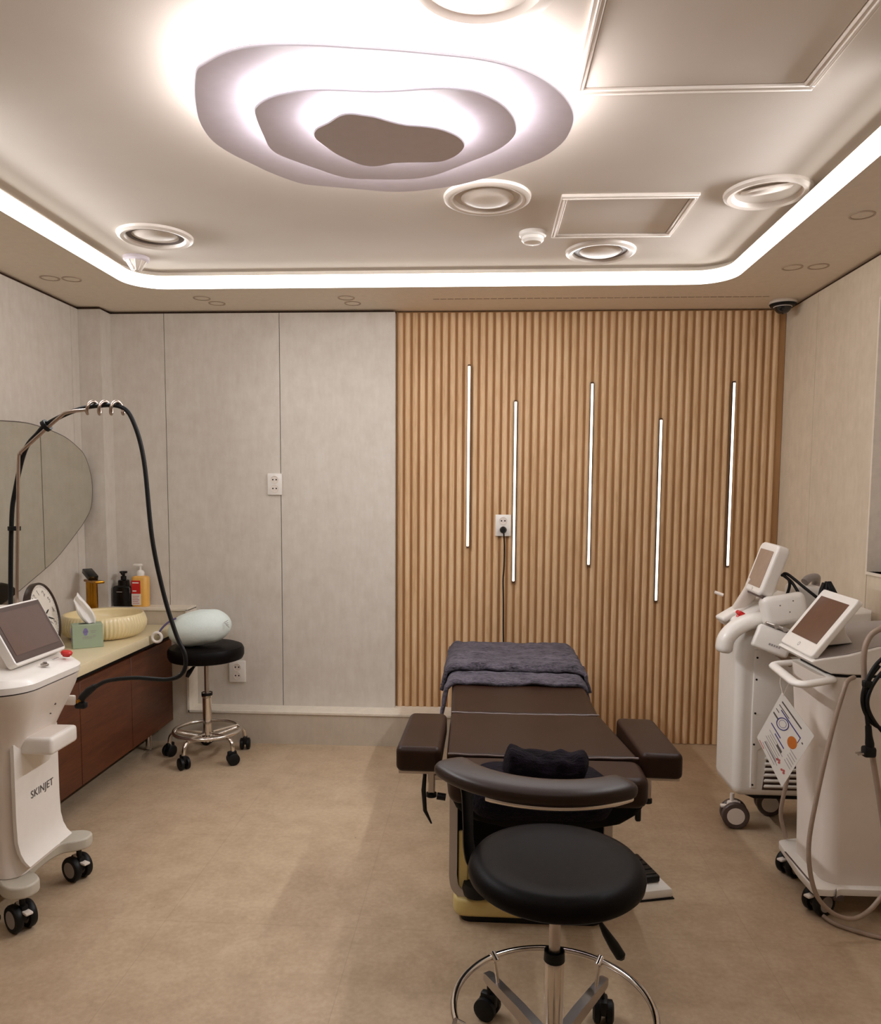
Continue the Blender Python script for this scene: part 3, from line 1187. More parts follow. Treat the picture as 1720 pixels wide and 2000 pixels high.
for k in range(5):
    a = radians(-105 + 72 * k)
    rod(b, (SX + .03 * cos(a), SY + .03 * sin(a), .13), (SX + .168 * cos(a), SY + .168 * sin(a), .143), .006, 8)
obj('foot_ring', b, 'chrome', t)
for k in range(5):
    a = radians(-105 + 72 * k)
    c_, s_ = cos(a), sin(a)
    b = new()
    tube(b, spline([(SX + .02 * c_, SY + .02 * s_, .105), (SX + .10 * c_, SY + .10 * s_, .118), (SX + .165 * c_, SY + .165 * s_, .128), (SX + .195 * c_, SY + .195 * s_, .112), (SX + .203 * c_, SY + .203 * s_, .082), (SX + .203 * c_, SY + .203 * s_, .050)], 5), .0105, 12)
    o = obj('leg', b, 'chrome', t)
    b = new()
    caster_small(b, SX + .205 * c_, SY + .205 * s_, (cos(a + 1.1), sin(a + 1.1)), .031, .022)
    obj('caster', b, 'black', o)

# plush
pc = Vector((-1.467, 3.86, .694))
t = thing('plush_toy', 'pale egg-shaped plush lying on the far black stool', 'plush toy', pc)
b = new()
mm = Matrix.Translation(pc) @ Matrix.Rotation(radians(-9), 4, 'Y') @ Matrix.Rotation(radians(10), 4, 'Z')
s = bmesh.new()
bmesh.ops.create_uvsphere(s, u_segments=48, v_segments=28, radius=1)
for v in s.verts:
    x_, y_, z_ = v.co
    taper = 1 + .03 * x_
    x_ = (abs(x_) ** .86) * (1 if x_ > 0 else -1)
    z2 = z_ * .093 * taper
    if z_ < -.6:
        z2 = max(z2, -.086)
    v.co = Vector((x_ * .162, y_ * .12 * taper, z2)) + Vector((0, 0, .004 * noise.noise(Vector((x_, y_, z_)) * 3)))
merge(b, s, mat=mm)
obj('body', b, 'plush', t, angle=90)
b = new()
tube(b, spline([(-1.56, 3.78, .757), (-1.60, 3.775, .735), (-1.635, 3.77, .700), (-1.650, 3.77, .672)], 6), .005, 8)
obj('cord', b, 'purple', t, 'purple cord loop')
b = new()
mr = frame3((-1.655, 3.765, .660), (1, .1, .2), (-.2, 0, 1))
tube(b, [tuple(mr @ Vector((.024 * cos(2 * pi * k / 28), .024 * sin(2 * pi * k / 28), 0))) for k in range(28)], .0075, 8, closed=True)
obj('ring', b, 'white', t, 'white plastic ring')
b = new()
for k in range(4):
    rod(b, (-1.318 + .004 * k, 3.80, .735 - .004 * k), (-1.300 + .002 * k, 3.81, .745 - .012 * k), .0016, 6)
obj('stitching', b, 'ink_grey', t)

# ================================================================== left treatment device
t = thing('skin_treatment_device', 'white column treatment device with tilted screen beside the vanity, at left edge', 'medical device', (-1.62, 2.40, 0))
DX, DY0, DY1 = -1.475, 2.265, 2.525
b = new()
def drr(z, x0, x1, y0, y1, r):
    return rrect(x0, x1, y0, y1, r, z, 8)
loft(b, [drr(.168, -1.82, DX + .012, DY0 - .01, DY1 + .01, .05), drr(.22, -1.815, DX - .004, DY0 - .004, DY1 + .004, .05), drr(.32, -1.81, DX - .006, DY0, DY1, .05), drr(.52, -1.81, DX - .006, DY0, DY1, .05),
         drr(.575, -1.82, DX + .004, DY0 - .004, DY1 + .004, .055), drr(.63, -1.84, DX + .03, DY0 - .03, DY1 + .02, .07), drr(.70, -1.87, DX + .07, DY0 - .075, DY1 + .03, .09), drr(.75, -1.89, DX + .096, DY0 - .11, DY1 + .035, .10), drr(.788, -1.90, DX + .108, DY0 - .125, DY1 + .04, .105)])
obj('body', b, 'white2', t, angle=50)
b = new()
loft(b, [drr(.787, -1.897, DX + .105, DY0 - .122, DY1 + .037, .105), drr(.7935, -1.897, DX + .105, DY0 - .122, DY1 + .037, .105)])
obj('seam', b, 'bezel', t)
# console lid, sloping up to the screen
b = new()
def lid(z, x0, x1, y0, y1, r, sl):
    return [(p[0], p[1], z + sl * max(0, (x1 - p[0]))) for p in rrect(x0, x1, y0, y1, r, 0, 8)]
loft(b, [lid(.793, -1.90, DX + .110, DY0 - .127, DY1 + .042, .105, 0), lid(.812, -1.90, DX + .112, DY0 - .128, DY1 + .043, .105, .02), lid(.826, -1.89, DX + .095, DY0 - .112, DY1 + .028, .10, .14), lid(.831, -1.86, DX + .070, DY0 - .09, DY1 + .008, .09, .16)])
obj('console', b, 'white', t, angle=30)
# front panel with swept foot
pp = [(.60, -1.470), (.50, -1.4705), (.35, -1.4705), (.28, -1.468), (.245, -1.460), (.22, -1.447), (.203, -1.430)]
b = new()
fr = [[(x_, DY0 + .006, z_) for z_, x_ in pp], [(x_, DY1 - .006, z_) for z_, x_ in pp]]
back = [[(x_ - .012, y_, z_) for x_, y_, z_ in r] for r in fr]
s = bmesh.new()
A = [s.verts.new(p) for p in fr[0]]
B = [s.verts.new(p) for p in fr[1]]
A2 = [s.verts.new(p) for p in back[0]]
B2 = [s.verts.new(p) for p in back[1]]
for i in range(len(pp) - 1):
    for q in ((A, B), (B2, A2), (A2, A), (B, B2)):
        s.faces.new((q[0][i], q[0][i + 1], q[1][i + 1], q[1][i]))
for i in (0, -1):
    s.faces.new((A[i], B[i], B2[i], A2[i]))
bmesh.ops.recalc_face_normals(s, faces=s.faces)
merge(b, s)
fp = obj('front_panel', b, 'white', t, angle=50)
b = text_bm('SKINJET', .036, frame3((-1.4698, 2.417, .404), (0, 1, 0), (0, 0, 1)), .0006, 1.05)
obj('lettering', b, 'ink', fp, 'dark grey SKINJET lettering')
b = new()
for k in range(12):
    box(b, (-1.4685, 2.40 + .0065 * k, .262), (-1.4672, 2.4045 + .0065 * k, .2655))
obj('small_print', b, 'ink_grey', fp)
b = new()
box(b, (-1.49, DY0 + .045, .555), (-1.368, 2.468, .612), .012, 3)
o = obj('tray', b, 'white', t)
b = new()
box(b, (-1.476, DY0 + .06, .609), (-1.381, 2.455, .6126), .004, 1)
obj('tray_floor', b, 'white2', o)
b = new()
for z_, q in ((.700, .0035), (.667, .002)):
    lathe(b, [(q, -.002), (q, .004), (0, .004)], (0, 0, 0), 12, mat=Matrix.Translation((DX + .068 - (.70 - z_) * .5, 2.40, z_)) @ Matrix.Rotation(pi / 2, 4, 'Y'))
obj('sensor', b, 'bezel', t)
# screen
sb, st = Vector((-1.448, 0, .866)), Vector((-1.536, 0, 1.027))
upv = (st - sb).normalized()
nrm = Vector((0, 1, 0)).cross(upv).normalized()
m = frame3((sb.x, (2.262 + 2.537) / 2, sb.z), (0, 1, 0), upv)
b = new()
prism(b, [(p[0], p[1]) for p in rrect(-.142, .142, -.012, .188, .014)], -.028, .003, .004, 2, edges='caps', mat=m)
sc_ = obj('screen', b, 'white', t)
b = new()
box(b, (-.136, -.002, .002), (.136, .182, .0045), .002, 1, mat=m)
obj('bezel', b, 'bezel', sc_)
b = new()
box(b, (-.120, .020, .0040), (.120, .166, .0056), mat=m)
obj('glass', b, 'screen', sc_)
b = new()
loft(b, [rrect(-1.80, -1.47, 2.275, 2.525, .03, .845), rrect(-1.76, -1.505, 2.285, 2.515, .03, .95), rrect(-1.70, -1.55, 2.30, 2.50, .03, 1.012)])
obj('screen_mount', b, 'white2', t)
# buttons
b = new()
mm = frame3((-1.408, 2.482, .842), (1, 0, -.16), (0, 1, 0))
lathe(b, [(0, 0), (.012, 0), (.012, .004), (.017, .006), (.019, .013), (.015, .018), (0, .020)], (0, 0, 0), 28, mat=mm)
obj('emergency_button', b, 'red', t, 'red emergency stop button')
b = new()
mm = frame3((-1.412, 2.36, .8385), (1, 0, -.16), (0, 1, 0))
lathe(b, [(0, 0), (.0125, 0), (.0125, .004), (.007, .005), (.006, .010), (0, .010)], (0, 0, 0), 24, mat=mm)
obj('key_switch', b, 'steel', t)
b = new()
mm = frame3((-1.428, 2.452, .8405), (0, 1, 0), (-1, 0, .16))
for k in range(6):
    box(b, (-.018 + .006 * k, -.003, 0), (-.0138 + .006 * k, .003 - .002 * (k % 2), .0008), mat=mm)
obj('lettering', b, 'ink_grey', t)
# base and casters
b = new()
zc0, zc1 = .125, .166
pts = [(-1.86, 2.22), (-1.80, 2.19)]
ol = spline([(-1.90, 2.40, 0), (-1.885, 2.22, 0), (-1.80, 2.255, 0), (-1.60, 2.275, 0), (-1.54, 2.262, 0), (-1.50, 2.225, 0), (-1.455, 2.205, 0), (-1.412, 2.225, 0), (-1.402, 2.27, 0), (-1.43, 2.305, 0), (-1.468, 2.33, 0), (-1.482, 2.37, 0), (-1.482, 2.46, 0), (-1.468, 2.51, 0), (-1.43, 2.535, 0), (-1.40, 2.565, 0), (-1.405, 2.61, 0), (-1.445, 2.63, 0), (-1.50, 2.615, 0), (-1.56, 2.57, 0), (-1.62, 2.555, 0), (-1.80, 2.56, 0), (-1.885, 2.60, 0)], 4, closed=True)
prism(b, [(p.x, p.y) for p in ol], zc0, zc1, .008, 2, edges='caps')
obj('base', b, 'baseplate', t, angle=50)


def caster_big(parent, x_, y_, ang, r=.046, hub='greytop', tyre='black', top_z=.125, brake=True, body='black'):
    d = Vector((cos(ang), sin(ang), 0))
    s_ = Vector((-d.y, d.x, 0))
    bb = new()
    mm = frame3((x_, y_, 0), d, s_)
    rod(bb, (x_ + d.x * .012, y_ + d.y * .012, r), (x_ + d.x * .012, y_ + d.y * .012, top_z + .004), .009, 12)
    box(bb, (-.024, -.013, r * .8), (.032, .013, r * 2.0), .01, 2, mat=mm)
    c_ = obj('caster', bb, body, parent)
    for q in (-1, 1):
        bb = new()
        mw = frame3((x_ + s_.x * q * .022, y_ + s_.y * q * .022, r + .0005), d, (0, 0, 1))
        lathe(bb, [(r * .74, -.012), (r * .93, -.011), (r, -.006), (r, .006), (r * .93, .011), (r * .74, .012), (0, .009), (0, -.009), (r * .74, -.012)], (0, 0, 0), 36, mat=mw, mi=0)
        lathe(bb, [(0, -.0125), (r * .70, -.0115), (r * .70, .0115), (0, .0125)], (0, 0, 0), 32, mat=mw, mi=1)
        obj('wheel', bb, [tyre, hub], c_)
    if brake:
        bb = new()
        box(bb, (-.012, -.010, r * 1.75), (.014, .010, r * 2.06), .004, 2, mat=mm)
        box(bb, (.02, -.012, r * 1.45), (.058, .012, r * 1.65), .004, 2, mat=mm)
        obj('brake', bb, 'white2', c_)
    return c_


caster_big(t, -1.462, 2.262, -.55, .045, brake=True)
caster_big(t, -1.452, 2.585, -.45, .045, brake=True)
caster_big(t, -1.85, 2.27, -.5, .045)
caster_big(t, -1.85, 2.55, -.5, .045)
# gooseneck pole with coil, hoses
b = new()
py = 2.47
pole = spline([(-1.570, py, .86), (-1.565, py, 1.05), (-1.552, py, 1.30), (-1.541, py, 1.50), (-1.535, py, 1.523), (-1.520, py, 1.540), (-1.40, py, 1.640), (-1.365, py, 1.660), (-1.30, py, 1.668)], 8)
tube(b, pole, .0056, 12)
hel = []
for k in range(0, 97):
    u = k / 96
    a = 2 * pi * 3.15 * u + pi
    hel.append((-1.300 + .125 * u, py + .020 * sin(a), 1.674 + .020 * cos(a)))
tube(b, [(-1.305, py, 1.664)] + hel, .0052, 10)
obj('pole', b, 'copper', t)
b = new()
hz = .006
hose = spline([(-1.600, 2.487, .90), (-1.598, 2.487, 1.05), (-1.584, 2.487, 1.30), (-1.568, 2.487, 1.40), (-1.527, 2.485, 1.535), (-1.480, 2.484, 1.592), (-1.445, 2.484, 1.624), (-1.355, 2.480, 1.664), (-1.27, 2.472, 1.681), (-1.19, 2.474, 1.678), (-1.152, 2.48, 1.630), (-1.124, 2.49, 1.503), (-1.103, 2.49, 1.247), (-1.072, 2.50, 1.057), (-1.032, 2.50, .918), (-1.003, 2.50, .848), (-1.011, 2.50, .790), (-1.062, 2.50, .764), (-1.186, 2.52, .762), (-1.294, 2.54, .745), (-1.352, 2.55, .716)], 7)
tube(b, hose, .0074, 12)
obj('hose', b, 'black', t, 'long black hose over the pole')
b = new()
for c_, e_ in (((-1.570, 2.478, 1.275), (0, 0, 1)), ((-1.446, 2.477, 1.617), (.75, 0, .5))):
    mm = frame3(c_, (0, 1, 0), Vector(e_).cross(Vector((0, 1, 0))))
    lathe(b, [(.012, -.007), (.020, -.007), (.020, .007), (.012, .007)], (0, 0, 0), 18, mat=mm)
obj('cable_clip', b, 'black', t)
# handpieces
b = new()
tube(b, [(-1.345, 2.55, .722), (-1.372, 2.558, .704), (-1.398, 2.56, .680), (-1.412, 2.56, .655)], [.010, .014, .013, .011], 14)
box(b, (-1.425, 2.548, .638), (-1.385, 2.576, .662), .008, 2)
o = obj('handpiece', b, 'black', t)
b = new()
lathe(b, [(.0135, -.004), (.015, -.004), (.015, .006), (.0135, .006)], (0, 0, 0), 20, mat=frame3((-1.410, 2.56, .668), (0, 1, 0), (.8, 0, .5)))
obj('gold_band', b, 'gold', o)
b = new()
box(b, (-1.475, 2.535, .655), (-1.415, 2.552, .690), .006, 2)
obj('holder', b, 'white2', t)
b = new()
h2 = spline([(-1.70, 2.02, .90), (-1.60, 2.02, .90), (-1.50, 2.03, .862), (-1.415, 2.05, .800), (-1.392, 2.06, .740), (-1.41, 2.06, .690), (-1.445, 2.065, .640)], 8)
tube(b, h2, .009, 12)
obj('hose', b, 'black', t, 'short black hose of the near handpiece')
b = new()
tube(b, [(-1.435, 2.065, .655), (-1.452, 2.067, .628), (-1.47, 2.07, .600), (-1.48, 2.07, .575)], [.010, .015, .014, .012], 14)
box(b, (-1.475, 2.055, .566), (-1.435, 2.085, .592), .008, 2)
o = obj('handpiece', b, 'black', t)
b = new()
lathe(b, [(.0145, -.004), (.016, -.004), (.016, .006), (.0145, .006)], (0, 0, 0), 20, mat=frame3((-1.473, 2.07, .594), (0, 1, 0), (.8, 0, .5)))
obj('gold_band', b, 'gold', o)
b = new()
loft(b, [rrect(-1.62, -1.46, 2.05, 2.20, .03, .545), rrect(-1.62, -1.455, 2.045, 2.20, .03, .565)])
obj('holder', b, 'white2', t)
# pedal at the left edge of the picture
t = thing('foot_switch', 'black foot switch on the floor at the bottom left edge', 'foot switch', (-1.60, 2.27, 0))
b = new()
box(b, (-1.70, 2.19, .001), (-1.558, 2.31, .022), .006, 2)
obj('base', b, 'black', t)
b = new()
box(b, (-1.69, 2.20, .024), (-1.57, 2.30, .036), .005, 2, mat=None)
obj('pedal', b, 'black', t)

# ================================================================== treatment bed
t = thing('treatment_bed', 'brown-black leather treatment bed with armrests in the room centre', 'treatment bed', (.18, 3.0, 0))


def pad(pts, z0, z1, r, name, mat='leather_bed', lab=None, crown=.0):
    bb = new()
    prism(bb, pts, z0, z1, r, 4, edges='caps')
    bmesh.ops.subdivide_edges(bb, edges=[e for e in bb.edges if e.calc_length() > .2], cuts=1)
    return obj(name, bb, mat, t, lab, angle=60)


def rpoly(c, r=.03, k=5):
    """round the corners of a polygon"""
    n_ = len(c)
    out_ = []
    for i in range(n_):
        p0, p1, p2 = Vector(c[i - 1]), Vector(c[i]), Vector(c[(i + 1) % n_])
        a_ = p1 + (p0 - p1).normalized() * r
        e_ = p1 + (p2 - p1).normalized() * r
        for j in range(k + 1):
            u = j / k
            q = a_ * (1 - u) ** 2 + p1 * 2 * u * (1 - u) + e_ * u * u
            out_.append((q.x, q.y))
    return out_


pad(rpoly([(-.116, 2.915), (.458, 2.915), (.462, 4.02), (-.150, 4.02)], .03), .475, .552, .022, 'leg_pad')
pad(rpoly([(-.110, 2.436), (.512, 2.436), (.458, 2.905), (-.116, 2.905)], .02), .470, .553, .020, 'seat_pad')
pad(rpoly([(-.095, 2.245), (.510, 2.245), (.514, 2.428), (-.110, 2.428)], .05), .455, .550, .026, 'back_pad')
for y_, x0, x1 in ((2.910, -.113, .455), (2.432, -.106, .510)):
    b = new()
    tube(b, [(x0 + (x1 - x0) * k / 24, y_, .5515 - .003 * sin(pi * k / 24) + .0008 * sin(k * 1.7)) for k in range(25)], .0036, 8)
    obj('seam_piping', b, 'piping', t, 'shiny seam line')
# curved shell below the head end
b = new()
rows = []
for j, (z_, in_, yy) in enumerate(((.465, 0, 0), (.43, .015, .01), (.39, .06, .03), (.355, .14, .07), (.34, .20, .12))):
    rows.append(rrect(-.09 + in_, .505 - in_ * 1.0, 2.26 + yy, 2.60, .04, z_, 5))
loft(b, rows)
obj('shell', b, 'bellows', t, angle=60)
# headrest with dark cover
b = new()
loft(b, [rrect(-.02, .365, 2.055, 2.30, .07, .500, 8), rrect(-.03, .375, 2.045, 2.30, .07, .525, 8), rrect(-.028, .373, 2.047, 2.30, .07, .560, 8), rrect(-.005, .345, 2.07, 2.30, .06, .578, 8)])
obj('headrest', b, 'towel', t, 'headrest in a black cover', angle=60)
# frame rails under the pads
b = new()
for x_ in (-.085, .405):
    box(b, (x_ - .018, 2.45, .425), (x_ + .018, 3.95, .474), .004, 1)
for y_ in (2.55, 3.2, 3.9):
    box(b, (-.08, y_ - .02, .43), (.41, y_ + .02, .47), .004, 1)
obj('frame', b, 'silver', t)
# pedestal: silver U-shaped edge, dark bellows and cream panel
b = new()
y_ = 2.425
U = [(-.088, .44), (-.088, .20), (-.088, .15), (-.080, .11), (-.055, .088), (-.02, .08), (.18, .08), (.36, .08), (.39, .088), (.412, .11), (.418, .15), (.418, .20), (.418, .44)]
s_pts = spline([(x, y_, z) for x, z in U], 4)
rr = []
for i, p in enumerate(s_pts):
    a_ = s_pts[max(0, i - 1)]
    c_ = s_pts[min(len(s_pts) - 1, i + 1)]
    tt = (c_ - a_).normalized()
    nn = Vector((-tt.z, 0, tt.x))
    rr.append([p + nn * .016 + Vector((0, -.02, 0)), p + nn * .016 + Vector((0, .62, 0)), p - nn * .010 + Vector((0, .62, 0)), p - nn * .010 + Vector((0, -.02, 0))])
loft(b, rr)
obj('pedestal', b, 'silver', t, 'silver U-shaped pedestal frame', angle=40)
b = new()
box(b, (-.074, 2.425, .16), (.404, 3.02, .43))
obj('bellows', b, 'bellows', t)
b = new()
box(b, (-.068, 2.412, .085), (-.036, 3.0, .30), .004, 1)
box(b, (-.068, 2.418, .085), (.40, 3.0, .155), .004, 1)
obj('cream_panel', b, 'cream_metal', t)
b = new()
lathe(b, [(0, -.02), (.045, -.02), (.05, 0), (.045, .02), (0, .02)], (0, 0, 0), 24, mat=frame3((-.005, 2.405, .115), (0, 0, 1), (1, 0, 0)) @ Matrix.Rotation(pi / 2, 4, 'Y'))
obj('pivot_cover', b, 'black', t)
b = new()
prism(b, rpoly([(-.085, 2.385), (.420, 2.385), (.420, 3.15), (-.085, 3.15)], .05), .022, .082, .012, 3, edges='caps')
o = obj('base', b, 'cream_metal', t, 'cream enamel base')
b = new()
prism(b, rpoly([(-.06, 2.40), (.40, 2.40), (.40, 3.12), (-.06, 3.12)], .04), .0, .023)
obj('foot', b, 'black', o)
# armrests
for side, P in ((-1, [(-.278, 2.425), (-.128, 2.425), (-.126, 2.835), (-.268, 2.835)]), (1, [(.520, 2.420), (.652, 2.415), (.640, 2.815), (.502, 2.825)])):
    b = new()
    prism(b, rpoly(P, .028), .487, .572, .024, 4, edges='caps')
    arm = obj('armrest', b, 'leather_bed', t, 'left armrest pad' if side < 0 else 'right armrest pad', angle=60)
    xc = sum(p[0] for p in P) / 4
    b = new()
    prism(b, [(p[0] + (xc - p[0]) * .12, p[1] + (2.62 - p[1]) * .1) for p in P], .478, .489)
    box(b, (xc - .05 * (1 if side < 0 else .9), 2.50, .470), (xc + .05, 2.60, .480), .002, 1)
    xb = (-.165 if side < 0 else .560)
    box(b, (xb - .012, 2.51, .385), (xb + .012, 2.54, .475), .004, 1)
    box(b, (min(xb, .05 if side < 0 else .42), 2.515, .43), (max(xb, -.09 if side < 0 else .42), 2.535, .45), .003, 1)
    obj('bracket', b, 'steel', arm)
    b = new()
    rod(b, (xb - side * .02, 2.50, .382), (xb - side * .05, 2.50, .378), .012, 16)
    lathe(b, [(0, 0), (.018, 0), (.018, .012), (0, .014)], (xb, 2.525, .370), 20)
    obj('clamp_knob', b, 'black', arm)
    b = new()
    if side < 0:
        tube(b, [(xb - .020, 2.50, .470), (xb - .025, 2.50, .40), (xb - .020, 2.50, .33), (xb + .002, 2.50, .285)], [.006, .008, .007, .003], 10)
    else:
        box(b, (.518, 2.49, .315), (.536, 2.51, .385), .004, 1)
        box(b, (.515, 2.485, .385), (.540, 2.515, .44), .003, 1)
    obj('lever', b, 'black', arm)

# towel roll on the headrest
t = thing('neck_roll', 'rolled black terry neck towel standing on the bed headrest', 'neck roll', (.187, 2.15, .579))
b = new()
s = bmesh.new()
rows = []
for k in range(41):
    u = k / 40
    x_ = .068 + .238 * u
    e = min(1, min(u, 1 - u) * 14 + .15) ** .5
    zt = .105 - .018 * sin(pi * u) - .012 * u + .010 * noise.noise(Vector((u * 7, 3, 0)))
    row = []
    for j in range(28):
        a = 2 * pi * j / 28
        px_ = .052 * cos(a) * e
        pz_ = (zt / 2) * (1 + sin(a) * e) if True else 0
        nz = .007 * noise.noise(Vector((x_ * 28, cos(a) * 2, sin(a) * 2)))
        row.append((x_ + .004 * sin(a), 2.15 + px_ * (1 + nz * 20), .5795 + max(0, pz_ + nz * 1.2 * (1 if sin(a) > -.3 else 0))))
    rows.append(row)
s.free()
loft(b, rows)
obj('towel', b, 'towel', t, angle=80)

# folded furry blanket over the foot end
t = thing('blanket', 'folded charcoal plush blanket draped over the far end of the bed', 'blanket', (.16, 3.7, .56))


def drape(name, y0, y1, zt, hang0, hang1, inflate, hem_r):
    xl, xr = -.150 - inflate, .465 + inflate
    r = .05
    path = []
    nh = 16
    for k in range(nh + 1):
        path.append(('L', k / nh))
    bb = new()
    ss = bmesh.new()
    nx, ny = 90, 64
    g = []
    for j in range(ny + 1):
        v = j / ny
        y = y0 + (y1 - y0) * v
        hang = hang0 + (hang1 - hang0) * v
        # cross-section polyline: left hem -> up -> arc -> top -> arc -> right hem
        pts_ = [(xl, zt - r - hang)]
        pts_ += [(xl, zt - r)]
        pts_ += [(xl + r - r * cos(a), zt - r + r * sin(a)) for a in [pi / 2 * q / 6 for q in range(1, 7)]]
        pts_ += [(xr - r + r * sin(a), zt - r + r * cos(a)) for a in [pi / 2 * q / 6 for q in range(0, 7)]]
        pts_ += [(xr, zt - r - hang)]
        # resample evenly
        L = [0]
        for p, q in zip(pts_, pts_[1:]):
            L.append(L[-1] + math.hypot(q[0] - p[0], q[1] - p[1]))
        row = []
        for i in range(nx + 1):
            d = L[-1] * i / nx
            q = 0
            while q < len(L) - 2 and L[q + 1] < d:
                q += 1
            f = (d - L[q]) / max(1e-9, L[q + 1] - L[q])
            x_ = pts_[q][0] + (pts_[q + 1][0] - pts_[q][0]) * f
            z_ = pts_[q][1] + (pts_[q + 1][1] - pts_[q][1]) * f
            w_ = noise.noise(Vector((x_ * 9, y * 13, z_ * 9))) * .008 + noise.noise(Vector((x_ * 22, y * 46, z_ * 22 + 5))) * .007
            ende = min(v, 1 - v)
            drop = hem_r * max(0, 1 - ende / .06) ** 2
            top_ = 1 if z_ > zt - r * .5 else 0
            nx_ = -1 if x_ < xl + r * .5 and not top_ else (1 if x_ > xr - r * .5 and not top_ else 0)
            flare = 0 if top_ else .030 * max(0, (zt - r - z_)) / .15
            row.append(ss.verts.new((x_ + nx_ * (abs(w_) + flare), y + .012 * noise.noise(Vector((x_ * 7, j * .11, 9))), z_ + (w_ if top_ else 0) - drop * top_)))
        g.append(row)
    for j in range(ny):
        for i in range(nx):
            ss.faces.new((g[j][i], g[j][i + 1], g[j + 1][i + 1], g[j + 1][i]))
    bmesh.ops.recalc_face_normals(ss, faces=ss.faces)
    merge(bb, ss)
    o_ = obj(name, bb, 'fur', t, angle=180)
    md_ = o_.modifiers.new('thick', 'SOLIDIFY')
    md_.thickness = .014
    md_.offset = -1
    return o_


drape('lower_layer', 3.325, 4.035, .580, .165, .10, .006, .014)
drape('upper_fold', 3.475, 4.050, .616, .075, .12, .020, .026)
# end flap
b = new()
s = bmesh.new()
g = []
for j in range(13):
    row = []
    for i in range(41):
        x_ = -.16 + .635 * i / 40
        z_ = .604 - .16 * j / 12
        row.append(s.verts.new((x_, 4.055 + .008 * sin(i * .9) * j / 12 + .006 * noise.noise(Vector((x_ * 20, z_ * 20, 1))), z_ - .02 * (abs(i - 20) / 20) ** 6)))
    g.append(row)
for j in range(12):
    for i in range(40):
        s.faces.new((g[j][i], g[j][i + 1], g[j + 1][i + 1], g[j + 1][i]))
merge(b, s)
o = obj('end_flap', b, 'fur', t, angle=180)
o.modifiers.new('thick', 'SOLIDIFY').thickness = .012

# foot pedal of the bed
t = thing('foot_pedal', 'white foot control with black pedals on the floor right of the bed', 'foot pedal', (.56, 2.63, 0))
m = frame3((.545, 2.66, 0), (.96, .26, 0), (-.26, .96, 0))
b = new()
prism(b, [(-.11, -.10), (.105, -.10), (.10, .14), (-.09, .14)], .003, .036, .008, 2, edges='caps', mat=m)
obj('base', b, 'white', t)
b = new()
prism(b, [(-.11, -.10), (.11, -.105), (.105, .14), (-.09, .14)], .0, .004, mat=m)
obj('rubber_sole', b, 'black', t)
for k in range(2):
    b = new()
    box(b, (-.085 + .09 * k, -.055, .038), (-.008 + .09 * k, .12, .062), .006, 2, mat=m)
    for q in range(4):
        box(b, (-.078 + .09 * k, -.04 + .035 * q, .061), (-.015 + .09 * k, -.028 + .035 * q, .065), .001, 1, mat=m)
    obj('pedal', b, 'black', t)

# ================================================================== near stool with curved backrest
SX, SY = .18, 1.735
t = thing('rolling_stool', 'large round black rolling stool with curved backrest in the foreground', 'stool', (SX, SY, 0), 'black rolling stools')
b = new()
lathe(b, [(0, .548), (.06, .549), (.13, .553), (.172, .556), (.192, .550), (.203, .536), (.206, .524), (.204, .510), (.196, .502), (.18, .499), (0, .498)], (SX, SY, 0), 80)
obj('seat', b, 'leather_black', t, angle=60)
b = new()
lathe(b, [(0, .499), (.09, .499), (.09, .485), (.03, .478), (.0135, .475), (.0135, .30)], (SX, SY, 0), 28)
obj('piston', b, 'steel', t)
b = new()
lathe(b, [(0, .312), (.0225, .312), (.0235, .295), (.0225, .115), (.032, .105), (.036, .085), (.030, .055), (0, .052)], (SX, SY, 0), 32)
o = obj('column', b, 'chrome', t)
b = new()
lathe(b, [(.021, .325), (.024, .325), (.025, .302), (.023, .300), (.014, .325)], (SX, SY, 0), 32)
obj('collar', b, 'black', o)
b = new()
tube(b, [(SX + .05, SY - .03, .482), (SX + .085, SY - .055, .45), (SX + .10, SY - .065, .425)], .004, 8)
tube(b, [(SX + .096, SY - .062, .432), (SX + .108, SY - .068, .412), (SX + .125, SY - .075, .388), (SX + .140, SY - .080, .366), (SX + .143, SY - .081, .360)], [.005, .009, .012, .012, .006], 12)
obj('height_lever', b, 'black', t)
b = new()
torus(b, (SX, SY, .182), .238, .0085, 120, 12)
o = obj('foot_ring', b, 'chrome', t)
for k in range(5):
    a = radians(54 + 72 * k)
    c_, s_ = cos(a), sin(a)
    mm = frame3((SX, SY, 0), (c_, s_, 0), (-s_, c_, 0))
    b = new()
    loft(b, [[tuple(mm @ Vector((r_, y_ * w_, z_ + dz))) for y_, z_ in ((-.012, 0), (.012, 0), (.012, h_), (-.012, h_))] for r_, w_, dz, h_ in ((.02, 1.1, .062, .040), (.12, 1.0, .082, .034), (.255, .95, .100, .026), (.268, .8, .103, .020))])
    leg = obj('leg', b, 'steel', t, angle=30)
    b = new()
    rod(b, tuple(mm @ Vector((.215, 0, .115))), tuple(mm @ Vector((.235, 0, .182))), .0045, 10)
    rod(b, tuple(mm @ Vector((.224, 0, .176))), tuple(mm @ Vector((.244, 0, .190))), .010, 10)
    obj('ring_post', b, 'chrome', leg)
    b = new()
    caster_small(b, SX + .262 * c_, SY + .262 * s_, (cos(a + .5), sin(a + .5)), .030, .022)
    rod(b, tuple(mm @ Vector((.255, 0, .05))), tuple(mm @ Vector((.255, 0, .102))), .006, 10)
    obj('caster', b, 'black', leg)
